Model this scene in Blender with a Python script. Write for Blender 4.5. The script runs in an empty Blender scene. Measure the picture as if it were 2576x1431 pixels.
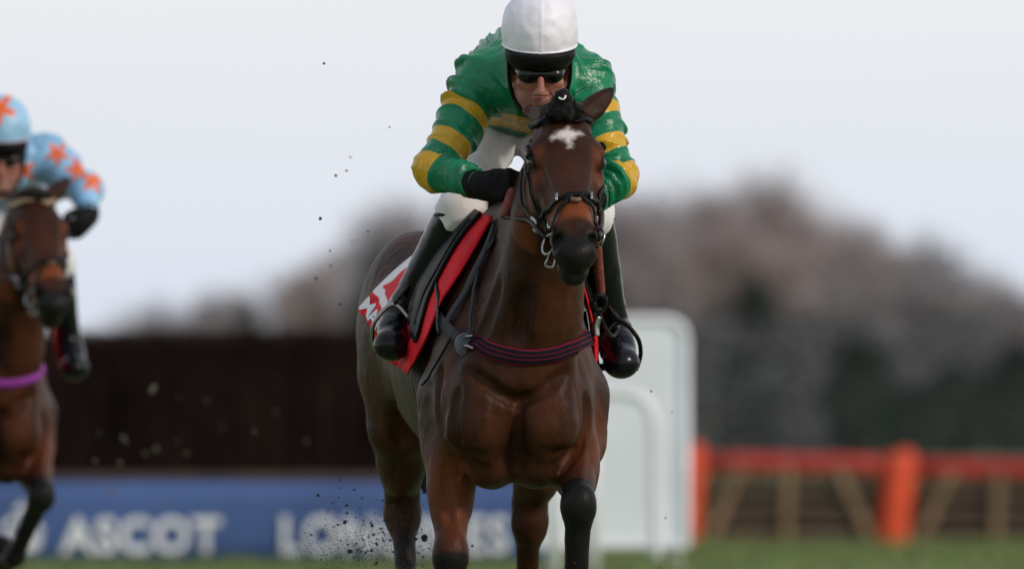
import bpy, bmesh, math, random
import numpy as np
from mathutils import Vector, noise as mnoise

random.seed(7); np.random.seed(7)
SC = bpy.context.scene
COL = SC.collection

# ------------------------------------------------------------------ camera, sky, sun, exposure
FPX, D0, ZC, YH, CX = 28500.0, 30.0, 1.15, 923.0, 1288.0      # telephoto seen from 30 m, photo measured 2576 px wide
def W(px, py, y=0.0):
    """a point at depth y (m behind the focus plane) seen at photo position px, py"""
    s = (D0 + y) / FPX
    return np.array([(px - CX) * s, y, ZC + (YH - py) * s])
def TOPX(p):
    s = FPX / (D0 + p[1]); return CX + p[0]*s, YH - (p[2]-ZC)*s

cd = bpy.data.cameras.new('camera'); cam = bpy.data.objects.new('camera', cd); COL.objects.link(cam)
cam.location = (0, -D0, ZC)
cam.rotation_euler = (math.radians(90) + math.atan((YH - 715.5) / FPX), 0, 0)
cd.sensor_width = 36.0; cd.lens = 36.0 * FPX / 2576.0
cd.clip_start = 0.5; cd.clip_end = 6000
cd.dof.use_dof = True; cd.dof.focus_distance = D0 - 0.1
cd.dof.aperture_fstop = 4.3; cd.dof.aperture_blades = 0
SC.camera = cam

SUN_EL, SUN_AZ = math.radians(28), math.radians(55)             # low soft sun, from the right and a little in front
world = bpy.data.worlds.new('World'); SC.world = world; world.use_nodes = True
nt = world.node_tree; N = nt.nodes; L = nt.links; N.clear()
wo = N.new('ShaderNodeOutputWorld'); bg = N.new('ShaderNodeBackground'); bg.inputs['Strength'].default_value = 0.1
sky = N.new('ShaderNodeTexSky'); sky.sky_type = 'NISHITA'; sky.sun_disc = False
sky.sun_elevation = SUN_EL; sky.sun_rotation = math.radians(180) - SUN_AZ
sky.air_density = 1.0; sky.dust_density = 2.5; sky.ozone_density = 1.2
tc = N.new('ShaderNodeTexCoord'); sep = N.new('ShaderNodeSeparateXYZ'); L.new(tc.outputs['Generated'], sep.inputs[0])
ramp = N.new('ShaderNodeValToRGB'); cr = ramp.color_ramp                 # thin winter overcast, bluer at the horizon
cr.elements[0].position = 0.0; cr.elements[0].color = (0.66, 0.73, 0.85, 1)
cr.elements[1].position = 1.0; cr.elements[1].color = (0.44, 0.48, 0.55, 1)
for p_, c_ in ((0.012, (0.74, 0.785, 0.87, 1)), (0.036, (0.85, 0.86, 0.885, 1)), (0.09, (0.86, 0.865, 0.88, 1)), (0.40, (0.56, 0.59, 0.64, 1))):
    e = cr.elements.new(p_); e.color = c_
L.new(sep.outputs['Z'], ramp.inputs[0])
cn = N.new('ShaderNodeTexNoise'); cn.inputs['Scale'].default_value = 3.0; cn.inputs['Detail'].default_value = 4
mp = N.new('ShaderNodeMapping'); mp.inputs['Scale'].default_value = (1, 1, 6); L.new(tc.outputs['Generated'], mp.inputs[0]); L.new(mp.outputs[0], cn.inputs[0])
mr = N.new('ShaderNodeMapRange'); mr.inputs[1].default_value = .3; mr.inputs[2].default_value = .7; mr.inputs[3].default_value = 10.2; mr.inputs[4].default_value = 11.1
L.new(cn.outputs[0], mr.inputs[0])
vm = N.new('ShaderNodeVectorMath'); vm.operation = 'SCALE'; L.new(ramp.outputs[0], vm.inputs[0]); L.new(mr.outputs[0], vm.inputs['Scale'])
mx = N.new('ShaderNodeMix'); mx.data_type = 'RGBA'; mx.inputs[0].default_value = 0.93
L.new(sky.outputs[0], mx.inputs[6]); L.new(vm.outputs[0], mx.inputs[7]); L.new(mx.outputs[2], bg.inputs[0]); L.new(bg.outputs[0], wo.inputs[0])

sd = bpy.data.lights.new('sun', 'SUN'); sun = bpy.data.objects.new('sun', sd); COL.objects.link(sun)
sd.energy = 2.1; sd.angle = math.radians(8); sd.color = (1.0, 0.86, 0.72)
sdir = Vector((math.sin(SUN_AZ)*math.cos(SUN_EL), -math.cos(SUN_AZ)*math.cos(SUN_EL), math.sin(SUN_EL)))
sun.rotation_euler = sdir.to_track_quat('Z', 'Y').to_euler(); sun.location = (20, -20, 30)
SC.view_settings.view_transform = 'Standard'; SC.view_settings.look = 'None'
SC.view_settings.exposure = 0.0; SC.view_settings.gamma = 1.0; SC.view_settings.use_curve_mapping = False
SC.render.engine = 'CYCLES'; SC.cycles.use_denoising = True; SC.cycles.max_bounces = 6

# ------------------------------------------------------------------ materials
def srgb(r, g, b):
    f = lambda c: ((c/255.0)/12.92 if c/255.0 <= .04045 else ((c/255.0+.055)/1.055)**2.4)
    return (f(r), f(g), f(b))
def mat(name, col, rough=.6, metal=0, noise=.12, scale=30.0, bump=.0, bscale=None, spec=.5, sheen=0, coat=0, stretch=(1,1,1), col2=None):
    m = bpy.data.materials.new(name); m.use_nodes = True
    t = m.node_tree; n = t.nodes; l = t.links; b = n['Principled BSDF']
    b.inputs['Roughness'].default_value = rough; b.inputs['Metallic'].default_value = metal
    b.inputs['Specular IOR Level'].default_value = spec
    b.inputs['Sheen Weight'].default_value = sheen; b.inputs['Coat Weight'].default_value = coat
    tc = n.new('ShaderNodeTexCoord'); mp = n.new('ShaderNodeMapping'); mp.inputs['Scale'].default_value = stretch
    l.new(tc.outputs['Object'], mp.inputs[0])
    nz = n.new('ShaderNodeTexNoise'); nz.inputs['Scale'].default_value = scale; nz.inputs['Detail'].default_value = 5
    l.new(mp.outputs[0], nz.inputs[0])
    mix = n.new('ShaderNodeMix'); mix.data_type = 'RGBA'
    c2 = col2 if col2 else tuple(c*(1-2*noise) for c in col)
    c1 = col if col2 else tuple(min(1, c*(1+noise)) for c in col)
    mix.inputs[6].default_value = (*c1, 1); mix.inputs[7].default_value = (*c2, 1)
    mr = n.new('ShaderNodeMapRange'); mr.inputs[1].default_value = .3; mr.inputs[2].default_value = .7
    l.new(nz.outputs[0], mr.inputs[0]); l.new(mr.outputs[0], mix.inputs[0]); l.new(mix.outputs[2], b.inputs['Base Color'])
    if bump:
        bn = n.new('ShaderNodeTexNoise'); bn.inputs['Scale'].default_value = bscale or scale*3; bn.inputs['Detail'].default_value = 4
        l.new(mp.outputs[0], bn.inputs[0])
        bp = n.new('ShaderNodeBump'); bp.inputs['Strength'].default_value = bump; bp.inputs['Distance'].default_value = .01
        l.new(bn.outputs[0], bp.inputs['Height']); l.new(bp.outputs[0], b.inputs['Normal'])
    m['mix'] = mix.name
    return m
def layer(m, attr, col, lo=0.0, hi=1.0, rough=None):
    """paint a second colour where a per-vertex field runs from lo to hi"""
    t = m.node_tree; n = t.nodes; l = t.links; b = n['Principled BSDF']
    src = b.inputs['Base Color'].links[0].from_socket
    a = n.new('ShaderNodeAttribute'); a.attribute_name = attr
    mr = n.new('ShaderNodeMapRange'); mr.interpolation_type = 'SMOOTHSTEP'
    mr.inputs[1].default_value = lo; mr.inputs[2].default_value = hi; l.new(a.outputs['Fac'], mr.inputs[0])
    mix = n.new('ShaderNodeMix'); mix.data_type = 'RGBA'; l.new(mr.outputs[0], mix.inputs[0]); l.new(src, mix.inputs[6])
    mix.inputs[7].default_value = (*col, 1); l.new(mix.outputs[2], b.inputs['Base Color'])
    if rough is not None:
        mx = n.new('ShaderNodeMix'); mx.inputs[2].default_value = b.inputs['Roughness'].default_value; mx.inputs[3].default_value = rough
        l.new(mr.outputs[0], mx.inputs[0]); l.new(mx.outputs[0], b.inputs['Roughness'])
    return m

# ------------------------------------------------------------------ objects
def tag(o, label=None, cat=None, group=None, kind=None):
    if label: o['label'] = label
    if cat: o['category'] = cat
    if group: o['group'] = group
    if kind: o['kind'] = kind
    return o
def empty(name, loc=(0,0,0)):
    o = bpy.data.objects.new(name, None); COL.objects.link(o); o.location = loc; o.empty_display_size = .1; return o
def link(name, me, m=None, parent=None, smooth=False):
    if m is not None and not me.materials: me.materials.append(m)
    if smooth: me.shade_smooth()
    o = bpy.data.objects.new(name, me); COL.objects.link(o)
    if parent is not None:
        o.parent = parent
        w = Vector((0,0,0)); q = parent
        while q is not None: w += q.location; q = q.parent
        o.location = -w                                             # vertices are given in world metres
    return o
def pyobj(name, V, F, m=None, parent=None, smooth=False):
    me = bpy.data.meshes.new(name); me.from_pydata([tuple(map(float, v)) for v in V], [], F); me.update()
    return link(name, me, m, parent, smooth)
def bmobj(name, bm, m=None, parent=None, smooth=False):
    bmesh.ops.recalc_face_normals(bm, faces=bm.faces[:])
    me = bpy.data.meshes.new(name); bm.to_mesh(me); bm.free(); return link(name, me, m, parent, smooth)
def npmesh(name, V, Q):
    me = bpy.data.meshes.new(name); nv, nf = len(V), len(Q)
    me.vertices.add(nv); me.vertices.foreach_set('co', np.ascontiguousarray(V, np.float32).ravel())
    me.loops.add(nf*4); me.loops.foreach_set('vertex_index', np.ascontiguousarray(Q, np.int32).ravel())
    me.polygons.add(nf); me.polygons.foreach_set('loop_start', np.arange(0, nf*4, 4, dtype=np.int32))
    me.update(calc_edges=True); me.validate(); return me
def setattr_(me, name, arr):
    a = me.attributes.new(name, 'FLOAT', 'POINT'); a.data.foreach_set('value', np.ascontiguousarray(arr, np.float32))
def spline(P, n=8):
    P = [np.asarray(p, float) for p in P]; out = []
    for i in range(len(P)-1):
        p0 = P[i-1] if i else 2*P[0]-P[1]; p1, p2 = P[i], P[i+1]; p3 = P[i+2] if i+2 < len(P) else 2*P[-1]-P[-2]
        for k in range(n):
            t = k/n
            out.append(.5*((2*p1)+(p2-p0)*t+(2*p0-5*p1+4*p2-p3)*t*t+(3*p1-p0-3*p2+p3)*t**3))
    out.append(P[-1]); return np.array(out)
def unit(v): v = np.asarray(v, float); return v/(np.linalg.norm(v)+1e-12)
def tube_vf(P, r, ns=8, caps=True, base=0):
    P = np.asarray(P, float); n = len(P); r = np.full(n, r) if np.isscalar(r) else np.asarray(r)
    V, F = [], []; prev = None
    for i in range(n):
        t = unit(P[min(i+1, n-1)] - P[max(i-1, 0)])
        if prev is None: a = np.array([0,0,1.]) if abs(t[2]) < .9 else np.array([1.,0,0]); u = unit(np.cross(t, a))
        else: u = unit(prev - t*np.dot(prev, t))
        prev = u; v = np.cross(t, u)
        for k in range(ns):
            a = 2*math.pi*k/ns; V.append(P[i] + r[i]*(math.cos(a)*u + math.sin(a)*v))
    for i in range(n-1):
        for k in range(ns):
            F.append((base+i*ns+k, base+i*ns+(k+1)%ns, base+(i+1)*ns+(k+1)%ns, base+(i+1)*ns+k))
    if caps: F.append(tuple(base+k for k in range(ns))[::-1]); F.append(tuple(base+(n-1)*ns+k for k in range(ns)))
    return V, F
def tube(name, P, r, m, parent=None, ns=8, sm=6):
    if sm > 1: 
        r2 = r if np.isscalar(r) else np.interp(np.linspace(0, len(P)-1, (len(P)-1)*sm+1), range(len(P)), r)
        P = spline(P, sm)
    else: r2 = r
    V, F = tube_vf(P, r2, ns); return pyobj(name, V, F, m, parent, True)
def ribbon(name, P, NRM, w, th, m, parent=None, attr=None):
    """flat strap: centre line P, outward normals NRM, width w, thickness th"""
    P = np.asarray(P, float); n = len(P); w = np.full(n, w) if np.isscalar(w) else np.asarray(w)
    V, F = [], []; us = (-1, -.6, -.2, .2, .6, 1); K = len(us); A = []
    for i in range(n):
        t = unit(P[min(i+1, n-1)]-P[max(i-1, 0)]); nn = unit(NRM[i] - t*np.dot(NRM[i], t)); s = np.cross(t, nn)
        for u in us: V.append(P[i]+s*u*w[i]/2+nn*th*(1-.5*abs(u)**4)); A.append(u)
        for u in us[::-1]: V.append(P[i]+s*u*w[i]/2-nn*th*.3); A.append(u)
    M = 2*K
    for i in range(n-1):
        for k in range(M): F.append((i*M+k, i*M+(k+1)%M, (i+1)*M+(k+1)%M, (i+1)*M+k))
    F.append(tuple(range(M))[::-1]); F.append(tuple((n-1)*M+k for k in range(M)))
    o = pyobj(name, V, F, m, parent, True)
    if attr: setattr_(o.data, attr, np.array(A))
    return o
def boxbm(bm, c, s, rot=None):
    r = bmesh.ops.create_cube(bm, size=1.0); vs = r['verts']
    for v in vs:
        p = Vector((v.co.x*s[0], v.co.y*s[1], v.co.z*s[2]))
        if rot is not None: p = rot @ p
        v.co = p + Vector(c)
    return vs
def bevbox(name, c, s, m, parent=None, bev=.01, rot=None, seg=2):
    bm = bmesh.new(); boxbm(bm, (0,0,0), s); bmesh.ops.bevel(bm, geom=bm.edges[:], offset=bev, segments=seg, affect='EDGES', profile=.5)
    for v in bm.verts: v.co = (rot @ v.co if rot is not None else v.co) + Vector(c)
    return bmobj(name, bm, m, parent)

# ------------------------------------------------------------------ signed distance sculpting
def ell(c, r, ax=None):
    c = np.asarray(c, float); r = np.asarray(r, float) if not np.isscalar(r) else np.full(3, float(r))
    R = np.eye(3) if ax is None else np.asarray(ax, float)            # rows: own axes
    ext = np.sqrt(((R*r[:,None])**2).sum(0))
    def f(X, Y, Z):
        dx, dy, dz = X-c[0], Y-c[1], Z-c[2]; k0 = 0; k1 = 0
        for i in range(3):
            q = dx*np.float32(R[i,0]) + dy*np.float32(R[i,1]) + dz*np.float32(R[i,2])
            k0 = k0 + (q/np.float32(r[i]))**2; k1 = k1 + (q/np.float32(r[i]**2))**2
        k0 = np.sqrt(k0); return k0*(k0-1)/(np.sqrt(k1)+1e-6)
    return (c-ext, c+ext, f)
def cone(a, b, ra, rb):
    a = np.asarray(a, float); b = np.asarray(b, float); ax = b-a; L2 = max(np.dot(ax, ax), 1e-12); rm = max(ra, rb)
    def f(X, Y, Z):
        t = np.clip(((X-a[0])*np.float32(ax[0])+(Y-a[1])*np.float32(ax[1])+(Z-a[2])*np.float32(ax[2]))/np.float32(L2), 0, 1)
        d = np.sqrt((X-a[0]-t*np.float32(ax[0]))**2+(Y-a[1]-t*np.float32(ax[1]))**2+(Z-a[2]-t*np.float32(ax[2]))**2)
        return d-(np.float32(ra)+t*np.float32(rb-ra))
    return (np.minimum(a, b)-rm, np.maximum(a, b)+rm, f)
def loft(st, n=3, u=(1,0,0), endcap=.8):
    """st: list of (centre, ru, rv); u: side direction; elliptical sections round a smooth axis"""
    C = spline([s[0] for s in st], n); RR = spline([(s[1], s[2], 0) for s in st], n)
    u = np.asarray(u, float); segs = []; lo = C.min(0); hi = C.max(0); rm = RR.max()
    for i in range(len(C)-1):
        w = unit(C[i+1]-C[i]); uu = unit(u-w*np.dot(u, w)); vv = np.cross(w, uu); segs.append((C[i], C[i+1], uu, vv, w, RR[i], RR[i+1]))
    def f(X, Y, Z):
        best = None; F = np.float32
        for c0, c1, uu, vv, w, r0, r1 in segs:
            ax = c1-c0; L2 = np.dot(ax, ax)
            dx, dy, dz = X-F(c0[0]), Y-F(c0[1]), Z-F(c0[2])
            t = np.clip((dx*F(ax[0])+dy*F(ax[1])+dz*F(ax[2]))/F(L2), 0, 1)
            dx, dy, dz = dx-t*F(ax[0]), dy-t*F(ax[1]), dz-t*F(ax[2])
            ru = F(r0[0])+t*F(r1[0]-r0[0]); rv = F(r0[1])+t*F(r1[1]-r0[1]); rw = np.minimum(ru, rv)*F(endcap)
            a = dx*F(uu[0])+dy*F(uu[1])+dz*F(uu[2]); b = dx*F(vv[0])+dy*F(vv[1])+dz*F(vv[2]); c = dx*F(w[0])+dy*F(w[1])+dz*F(w[2])
            k0 = np.sqrt((a/ru)**2+(b/rv)**2+(c/rw)**2); k1 = np.sqrt((a/ru**2)**2+(b/rv**2)**2+(c/rw**2)**2)
            d = k0*(k0-1)/(k1+F(1e-6)); best = d if best is None else np.minimum(best, d)
        return best
    return (lo-rm, hi+rm, f)
def grow(p, r):
    return (p[0]-r, p[1]+r, lambda X, Y, Z: p[2](X, Y, Z)-np.float32(r))
class Field:
    def __init__(s, lo, hi, h):
        s.lo = np.asarray(lo, float); s.h = h; s.n = np.ceil((np.asarray(hi)-s.lo)/h).astype(int)+1
        s.d = np.full(s.n, 9.0, np.float32)
        s.ax = [(s.lo[i]+h*np.arange(s.n[i])).astype(np.float32) for i in range(3)]
    def _sl(s, p, k):
        m = k+4*s.h
        a = np.clip(np.floor((p[0]-m-s.lo)/s.h).astype(int), 0, s.n); b = np.clip(np.ceil((p[1]+m-s.lo)/s.h).astype(int)+1, 0, s.n)
        if (b-a).min() <= 0: return None
        sl = tuple(slice(a[i], b[i]) for i in range(3))
        return sl, s.ax[0][sl[0]][:,None,None], s.ax[1][sl[1]][None,:,None], s.ax[2][sl[2]][None,None,:]
    def add(s, p, k=.02):
        q = s._sl(p, k)
        if q is None: return s
        sl, X, Y, Z = q; b = p[2](X, Y, Z); a = s.d[sl]
        hh = np.maximum(k-np.abs(a-b), 0)/k; s.d[sl] = np.minimum(a, b)-hh*hh*np.float32(k/4); return s
    def sub(s, p, k=.01):
        q = s._sl(p, k)
        if q is None: return s
        sl, X, Y, Z = q; b = -p[2](X, Y, Z); a = s.d[sl]
        hh = np.maximum(k-np.abs(a-b), 0)/k; s.d[sl] = np.maximum(a, b)+hh*hh*np.float32(k/4); return s
    def clip(s, p0, nrm):                                            # keep the side the normal points to
        X, Y, Z = s.ax[0][:,None,None], s.ax[1][None,:,None], s.ax[2][None,None,:]; nrm = unit(nrm)
        pl = -((X-p0[0])*nrm[0]+(Y-p0[1])*nrm[1]+(Z-p0[2])*nrm[2]).astype(np.float32)
        s.d = np.maximum(s.d, pl); return s
    def val(s, P):
        P = np.atleast_2d(P); g = (P-s.lo)/s.h; i = np.clip(np.floor(g).astype(int), 0, s.n-2); t = np.clip(g-i, 0, 1); r = 0
        for c in range(8):
            o = np.array([(c >> k) & 1 for k in range(3)]); w = np.prod(np.where(o, t, 1-t), 1)
            j = i+o; r = r+w*s.d[j[:,0], j[:,1], j[:,2]]
        return r
    def grad(s, P):
        P = np.atleast_2d(P); e = s.h*1.5; G = np.stack([s.val(P+e*np.eye(3)[k])-s.val(P-e*np.eye(3)[k]) for k in range(3)], 1)
        return G/(np.linalg.norm(G, axis=1, keepdims=True)+1e-9)
    def proj(s, P, off=0.0, it=12):
        P = np.array(np.atleast_2d(P), float)
        for _ in range(it): P = P-s.grad(P)*np.clip(s.val(P)-off, -.03, .03)[:,None]
        return P
    def hit(s, px, py, y0=-1.0, y1=2.0):
        ys = np.arange(y0, y1, s.h*.5); P = np.stack([W(px, py, y) for y in ys]); v = s.val(P); k = np.argmax(v < 0)
        return P[k] if v[k] < 0 else None
    def mesh(s, smooth=1):
        d = s.d; sg = d < 0
        A = lambda i, j, k: sg[i:d.shape[0]-1+i, j:d.shape[1]-1+j, k:d.shape[2]-1+k]
        C8 = [(i, j, k) for i in (0,1) for j in (0,1) for k in (0,1)]
        al = np.ones(np.array(d.shape)-1, bool); an = np.zeros(np.array(d.shape)-1, bool)
        for c in C8: al &= A(*c); an |= A(*c)
        I = np.argwhere(an & ~al); idx = np.full(an.shape, -1, np.int32); idx[tuple(I.T)] = np.arange(len(I)); del al, an
        val = {c: d[I[:,0]+c[0], I[:,1]+c[1], I[:,2]+c[2]].astype(np.float64) for c in C8}
        S = np.zeros((len(I), 3)); cnt = np.zeros(len(I))
        for c in C8:
            for ax in range(3):
                if c[ax]: continue
                c2 = tuple(c[q]+(q == ax) for q in range(3)); a, b = val[c], val[c2]; m = (a < 0) != (b < 0)
                t = np.where(m, a/(a-b+1e-20), 0); p = np.array(c, float)[None]+np.eye(3)[ax][None]*t[:,None]
                S[m] += p[m]; cnt[m] += 1
        V = s.lo+s.h*(I+S/cnt[:,None]); Q = []
        for ax in range(3):
            sl0 = [slice(None)]*3; sl1 = [slice(None)]*3; sl0[ax] = slice(0, -1); sl1[ax] = slice(1, None)
            a, b = sg[tuple(sl0)], sg[tuple(sl1)]; E = np.argwhere(a != b)
            o1, o2 = [q for q in range(3) if q != ax]
            E = E[(E[:,o1] > 0) & (E[:,o2] > 0) & (E[:,o1] < d.shape[o1]-1) & (E[:,o2] < d.shape[o2]-1)]
            def g(u, v):
                F = E.copy(); F[:,o1] -= u; F[:,o2] -= v; return idx[tuple(F.T)]
            Q.append(np.stack([g(0,0), g(1,0), g(1,1), g(0,1)], 1))
        Q = np.concatenate(Q); Q = Q[(Q >= 0).all(1)]
        fn = np.cross(V[Q[:,2]]-V[Q[:,0]], V[Q[:,3]]-V[Q[:,1]]); bad = (fn*s.grad(V[Q].mean(1))).sum(1) < 0; Q[bad] = Q[bad][:,::-1]
        E = np.concatenate([Q[:,[0,1]], Q[:,[1,2]], Q[:,[2,3]], Q[:,[3,0]]])
        for _ in range(smooth):
            acc = np.zeros_like(V); n = np.zeros(len(V))
            for k in range(3):
                acc[:,k] = np.bincount(E[:,0], V[E[:,1],k], len(V))+np.bincount(E[:,1], V[E[:,0],k], len(V))
            n = np.bincount(E[:,0], minlength=len(V))+np.bincount(E[:,1], minlength=len(V)); V = .4*V+.6*acc/np.maximum(n, 1)[:,None]
        return V, Q
def bounds(prims, pad=.03):
    return np.min([p[0] for p in prims], 0)-pad, np.max([p[1] for p in prims], 0)+pad
def sculpt(name, prims, h, m, parent, k=.015, subs=(), clips=(), smooth=1, attrs=None, disp=None):
    """prims: list of prim or (prim, k)"""
    pr = [(q[0], q[1]) if len(q) == 2 else (q, k) for q in prims]
    lo, hi = bounds([p for p, _ in pr]); F = Field(lo, hi, h)
    for p, kk in pr: F.add(p, kk)
    for p, kk in subs: F.sub(p, kk)
    for p0, nr in clips: F.clip(p0, nr)
    V, Q = F.mesh(smooth)
    if disp is not None:
        G = F.grad(V); V = V+G*disp(V, G)[:,None]
    me = npmesh(name, V, Q)
    if attrs:
        for a, fn in attrs.items(): setattr_(me, a, fn(V))
    o = link(name, me, m, parent, True); return o, F
def segdist(P, a, b):
    a = np.asarray(a); ax = np.asarray(b)-a; t = np.clip((P-a)@ax/np.dot(ax, ax), 0, 1)
    return np.linalg.norm(P-a-t[:,None]*ax, axis=1), t
def smooth01(x, a, b):
    t = np.clip((x-a)/(b-a), 0, 1); return t*t*(3-2*t)
def nz(P, sc, seed=0.0):
    return np.array([mnoise.noise((p[0]*sc+seed, p[1]*sc+seed*.7, p[2]*sc-seed)) for p in P])
# ------------------------------------------------------------------ the setting
GY = [-90, -30, 0, 9, 36, 82, 570, 3000, 6000]; GZ = [.66, .36, .18, .11, 0, -.62, -3.5, -9, -14]
gz = lambda y: float(np.interp(y, GY, GZ))
m_turf = mat('turf', (.13, .22, .07), .9, noise=.3, scale=.9, bump=.5, bscale=40, col2=(.18, .22, .085))
ys = sorted(set([-90, -60, -45] + list(np.arange(-30, 100, 2.0)) + list(np.geomspace(100, 5800, 30))))
xs = list(-np.geomspace(12, 2500, 14)[::-1]) + list(np.arange(-10, 11, 2.0)) + list(np.geomspace(12, 2500, 14))
V = [(x, y, gz(y) + .03*mnoise.noise((x*.15, y*.15, 0)) - .0) for y in ys for x in xs]; nx = len(xs)
F = [(j*nx+i, j*nx+i+1, (j+1)*nx+i+1, (j+1)*nx+i) for j in range(len(ys)-1) for i in range(nx-1)]
tag(pyobj('ground', V, F, m_turf, None, True), kind='structure')
# grass blades on the strip of turf in view
m_grass = mat('grass_blade', (.11, .19, .05), .7, noise=.4, scale=3, col2=(.14, .16, .055))
rng = np.random.RandomState(3); n = 26000
gy = 30+58*rng.rand(n)**1.2; gx = (rng.rand(n)-.42)*.105*(D0+gy); V = np.zeros((n, 3, 3)); ang = rng.rand(n)*6.28; hh = .05+.08*rng.rand(n)
zz = np.interp(gy, GY, GZ)-.02
for k, (sx, up) in enumerate(((-1, 0), (1, 0), (.6, 1))):
    V[:,k,0] = gx+np.cos(ang)*.011*sx+(up*hh*.5*np.sin(ang)); V[:,k,1] = gy+np.sin(ang)*.011*sx; V[:,k,2] = zz+up*hh
me = bpy.data.meshes.new('grass'); me.vertices.add(3*n); me.vertices.foreach_set('co', V.astype(np.float32).ravel())
me.loops.add(3*n); me.loops.foreach_set('vertex_index', np.arange(3*n, dtype=np.int32)); me.polygons.add(n); me.polygons.foreach_set('loop_start', np.arange(0, 3*n, 3, dtype=np.int32)); me.update(calc_edges=True)
tag(link('grass', me, m_grass), kind='stuff')

# ---- far trees
m_bark = mat('bare_bark', (.085, .070, .068), .9, noise=.2, scale=2)
m_twig = [mat('bare_twigs', c, .9, noise=.3, scale=.5) for c in ((.47, .385, .38), (.41, .36, .365), (.38, .36, .385))]  # twigs coloured paler than bark to stand in for distance haze
m_ever = mat('evergreen_leaf', (.040, .062, .050), .8, noise=.4, scale=.6)
def tri_mesh(name, T):
    T = np.asarray(T, np.float32); n = len(T); me = bpy.data.meshes.new(name)
    me.vertices.add(3*n); me.vertices.foreach_set('co', T.ravel()); me.loops.add(3*n); me.loops.foreach_set('vertex_index', np.arange(3*n, dtype=np.int32))
    me.polygons.add(n); me.polygons.foreach_set('loop_start', np.arange(0, 3*n, 3, dtype=np.int32)); me.update(calc_edges=True); return me
def bare_kind(seed):
    r = random.Random(seed); limbs = []; tips = []
    def grow_(p, d, ln, rad, lev):
        q = [np.array(p)]; dd = unit(d)
        for k in range(3):
            dd = unit(dd+np.array([r.gauss(0,.14), r.gauss(0,.14), .08])); q.append(q[-1]+dd*ln/3)
        limbs.append((q, [rad, rad*.86, rad*.72, rad*.55]))
        if lev == 0 or ln < .035: tips.append((q[-1], dd)); tips.append((q[1], dd)); return
        if lev < 3: tips.append((q[-1], dd))
        for k in range(r.choice((3, 3, 4))):
            a = r.random()*6.28; side = unit(np.cross(dd, [math.cos(a), math.sin(a), .3])); 
            grow_(q[-1] if k else q[2], unit(dd+side*r.uniform(.45, .95)), ln*r.uniform(.58, .78), rad*.55, lev-1)
    grow_((0,0,0), (0,0,1), .30, .022, 4)
    top = max(t[0][2] for t in tips); V, F = [], []
    for q, rr in limbs:
        v, f = tube_vf([p/top for p in q], [x/top for x in rr], 4, False, len(V)); V += v; F += f
    T = []
    for p, d in tips:
        for k in range(9):
            a = unit(d*.7+np.array([r.gauss(0,.8), r.gauss(0,.8), r.gauss(.1,.7)])); ln = r.uniform(.05, .13); o = p/top+np.array([r.gauss(0,.02) for _ in range(3)])
            s = unit(np.cross(a, [r.random(), r.random(), r.random()]))*r.uniform(.002, .0045); T.append((o-s, o+s, o+a*ln))
    return V, F, T
def ever_kind(seed):
    r = random.Random(seed); T = []
    for k in range(3600):
        z = r.random()**.8; w = .34*(1-z**2.2)**.6*(.55+.45*min(1,z*3))*(1+.35*mnoise.noise((z*6, seed, r.random()*.01)))+.02
        a = r.random()*6.28; q = w*math.sqrt(r.uniform(.35, 1))*(1+.3*mnoise.noise((math.cos(a)*2, math.sin(a)*2, z*5+seed)))
        o = np.array([q*math.cos(a), q*math.sin(a), .06+.92*z]); u = unit([r.gauss(0,1) for _ in range(3)]); v = unit(np.cross(u, [r.gauss(0,1) for _ in range(3)]))
        s = r.uniform(.012, .028); T.append((o-u*s, o+u*s, o+v*s*1.8))
    return T
bares = []
for i in range(5):
    V, F, T = bare_kind(20+i); me = bpy.data.meshes.new('trunk'); me.from_pydata([tuple(v) for v in V], [], F); me.materials.append(m_bark)
    cm = tri_mesh('crown', T); cm.materials.append(m_twig[i % 3]); bares.append((me, cm))
evers = []
for i in range(2):
    V, F = tube_vf([(0,0,0), (0,0,.5), (.005,0,.95)], [.03, .02, .004], 5); me = bpy.data.meshes.new('trunk'); me.from_pydata([tuple(v) for v in V], [], F); me.materials.append(m_bark)
    cm = tri_mesh('crown', ever_kind(3+i)); cm.materials.append(m_ever); evers.append((me, cm))
def tree(name, kind, px, y, top_py, wid, label, group, rz=0):
    p = W(px, 0, y); z0 = gz(y); H = ZC+(YH-top_py)*(D0+y)/FPX-z0
    o = empty(name, (p[0], y, z0-.1)); tag(o, label, 'tree', group)
    for nm, me in (('trunk', kind[0]), ('crown', kind[1])):
        c = bpy.data.objects.new(nm, me); COL.objects.link(c); c.parent = o
    o.scale = (H*wid, H*wid, H); o.rotation_euler.z = rz; return o
PX = [-900, -300, 0, 200, 300, 350, 420, 470, 520, 600, 700, 800, 900, 1000, 1100, 1250, 1400, 1540, 1620, 1700, 1780, 1850, 1950, 2000, 2080, 2200, 2300, 2400, 2500, 2600, 2900, 3500]
PY = [780, 800, 845, 850, 830, 775, 825, 835, 795, 740, 675, 670, 635, 600, 540, 505, 500, 510, 495, 465, 440, 455, 500, 535, 585, 620, 640, 690, 725, 760, 700, 640]
rt = random.Random(11)
prof = lambda x: float(np.interp(x, PX, PY))
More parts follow.
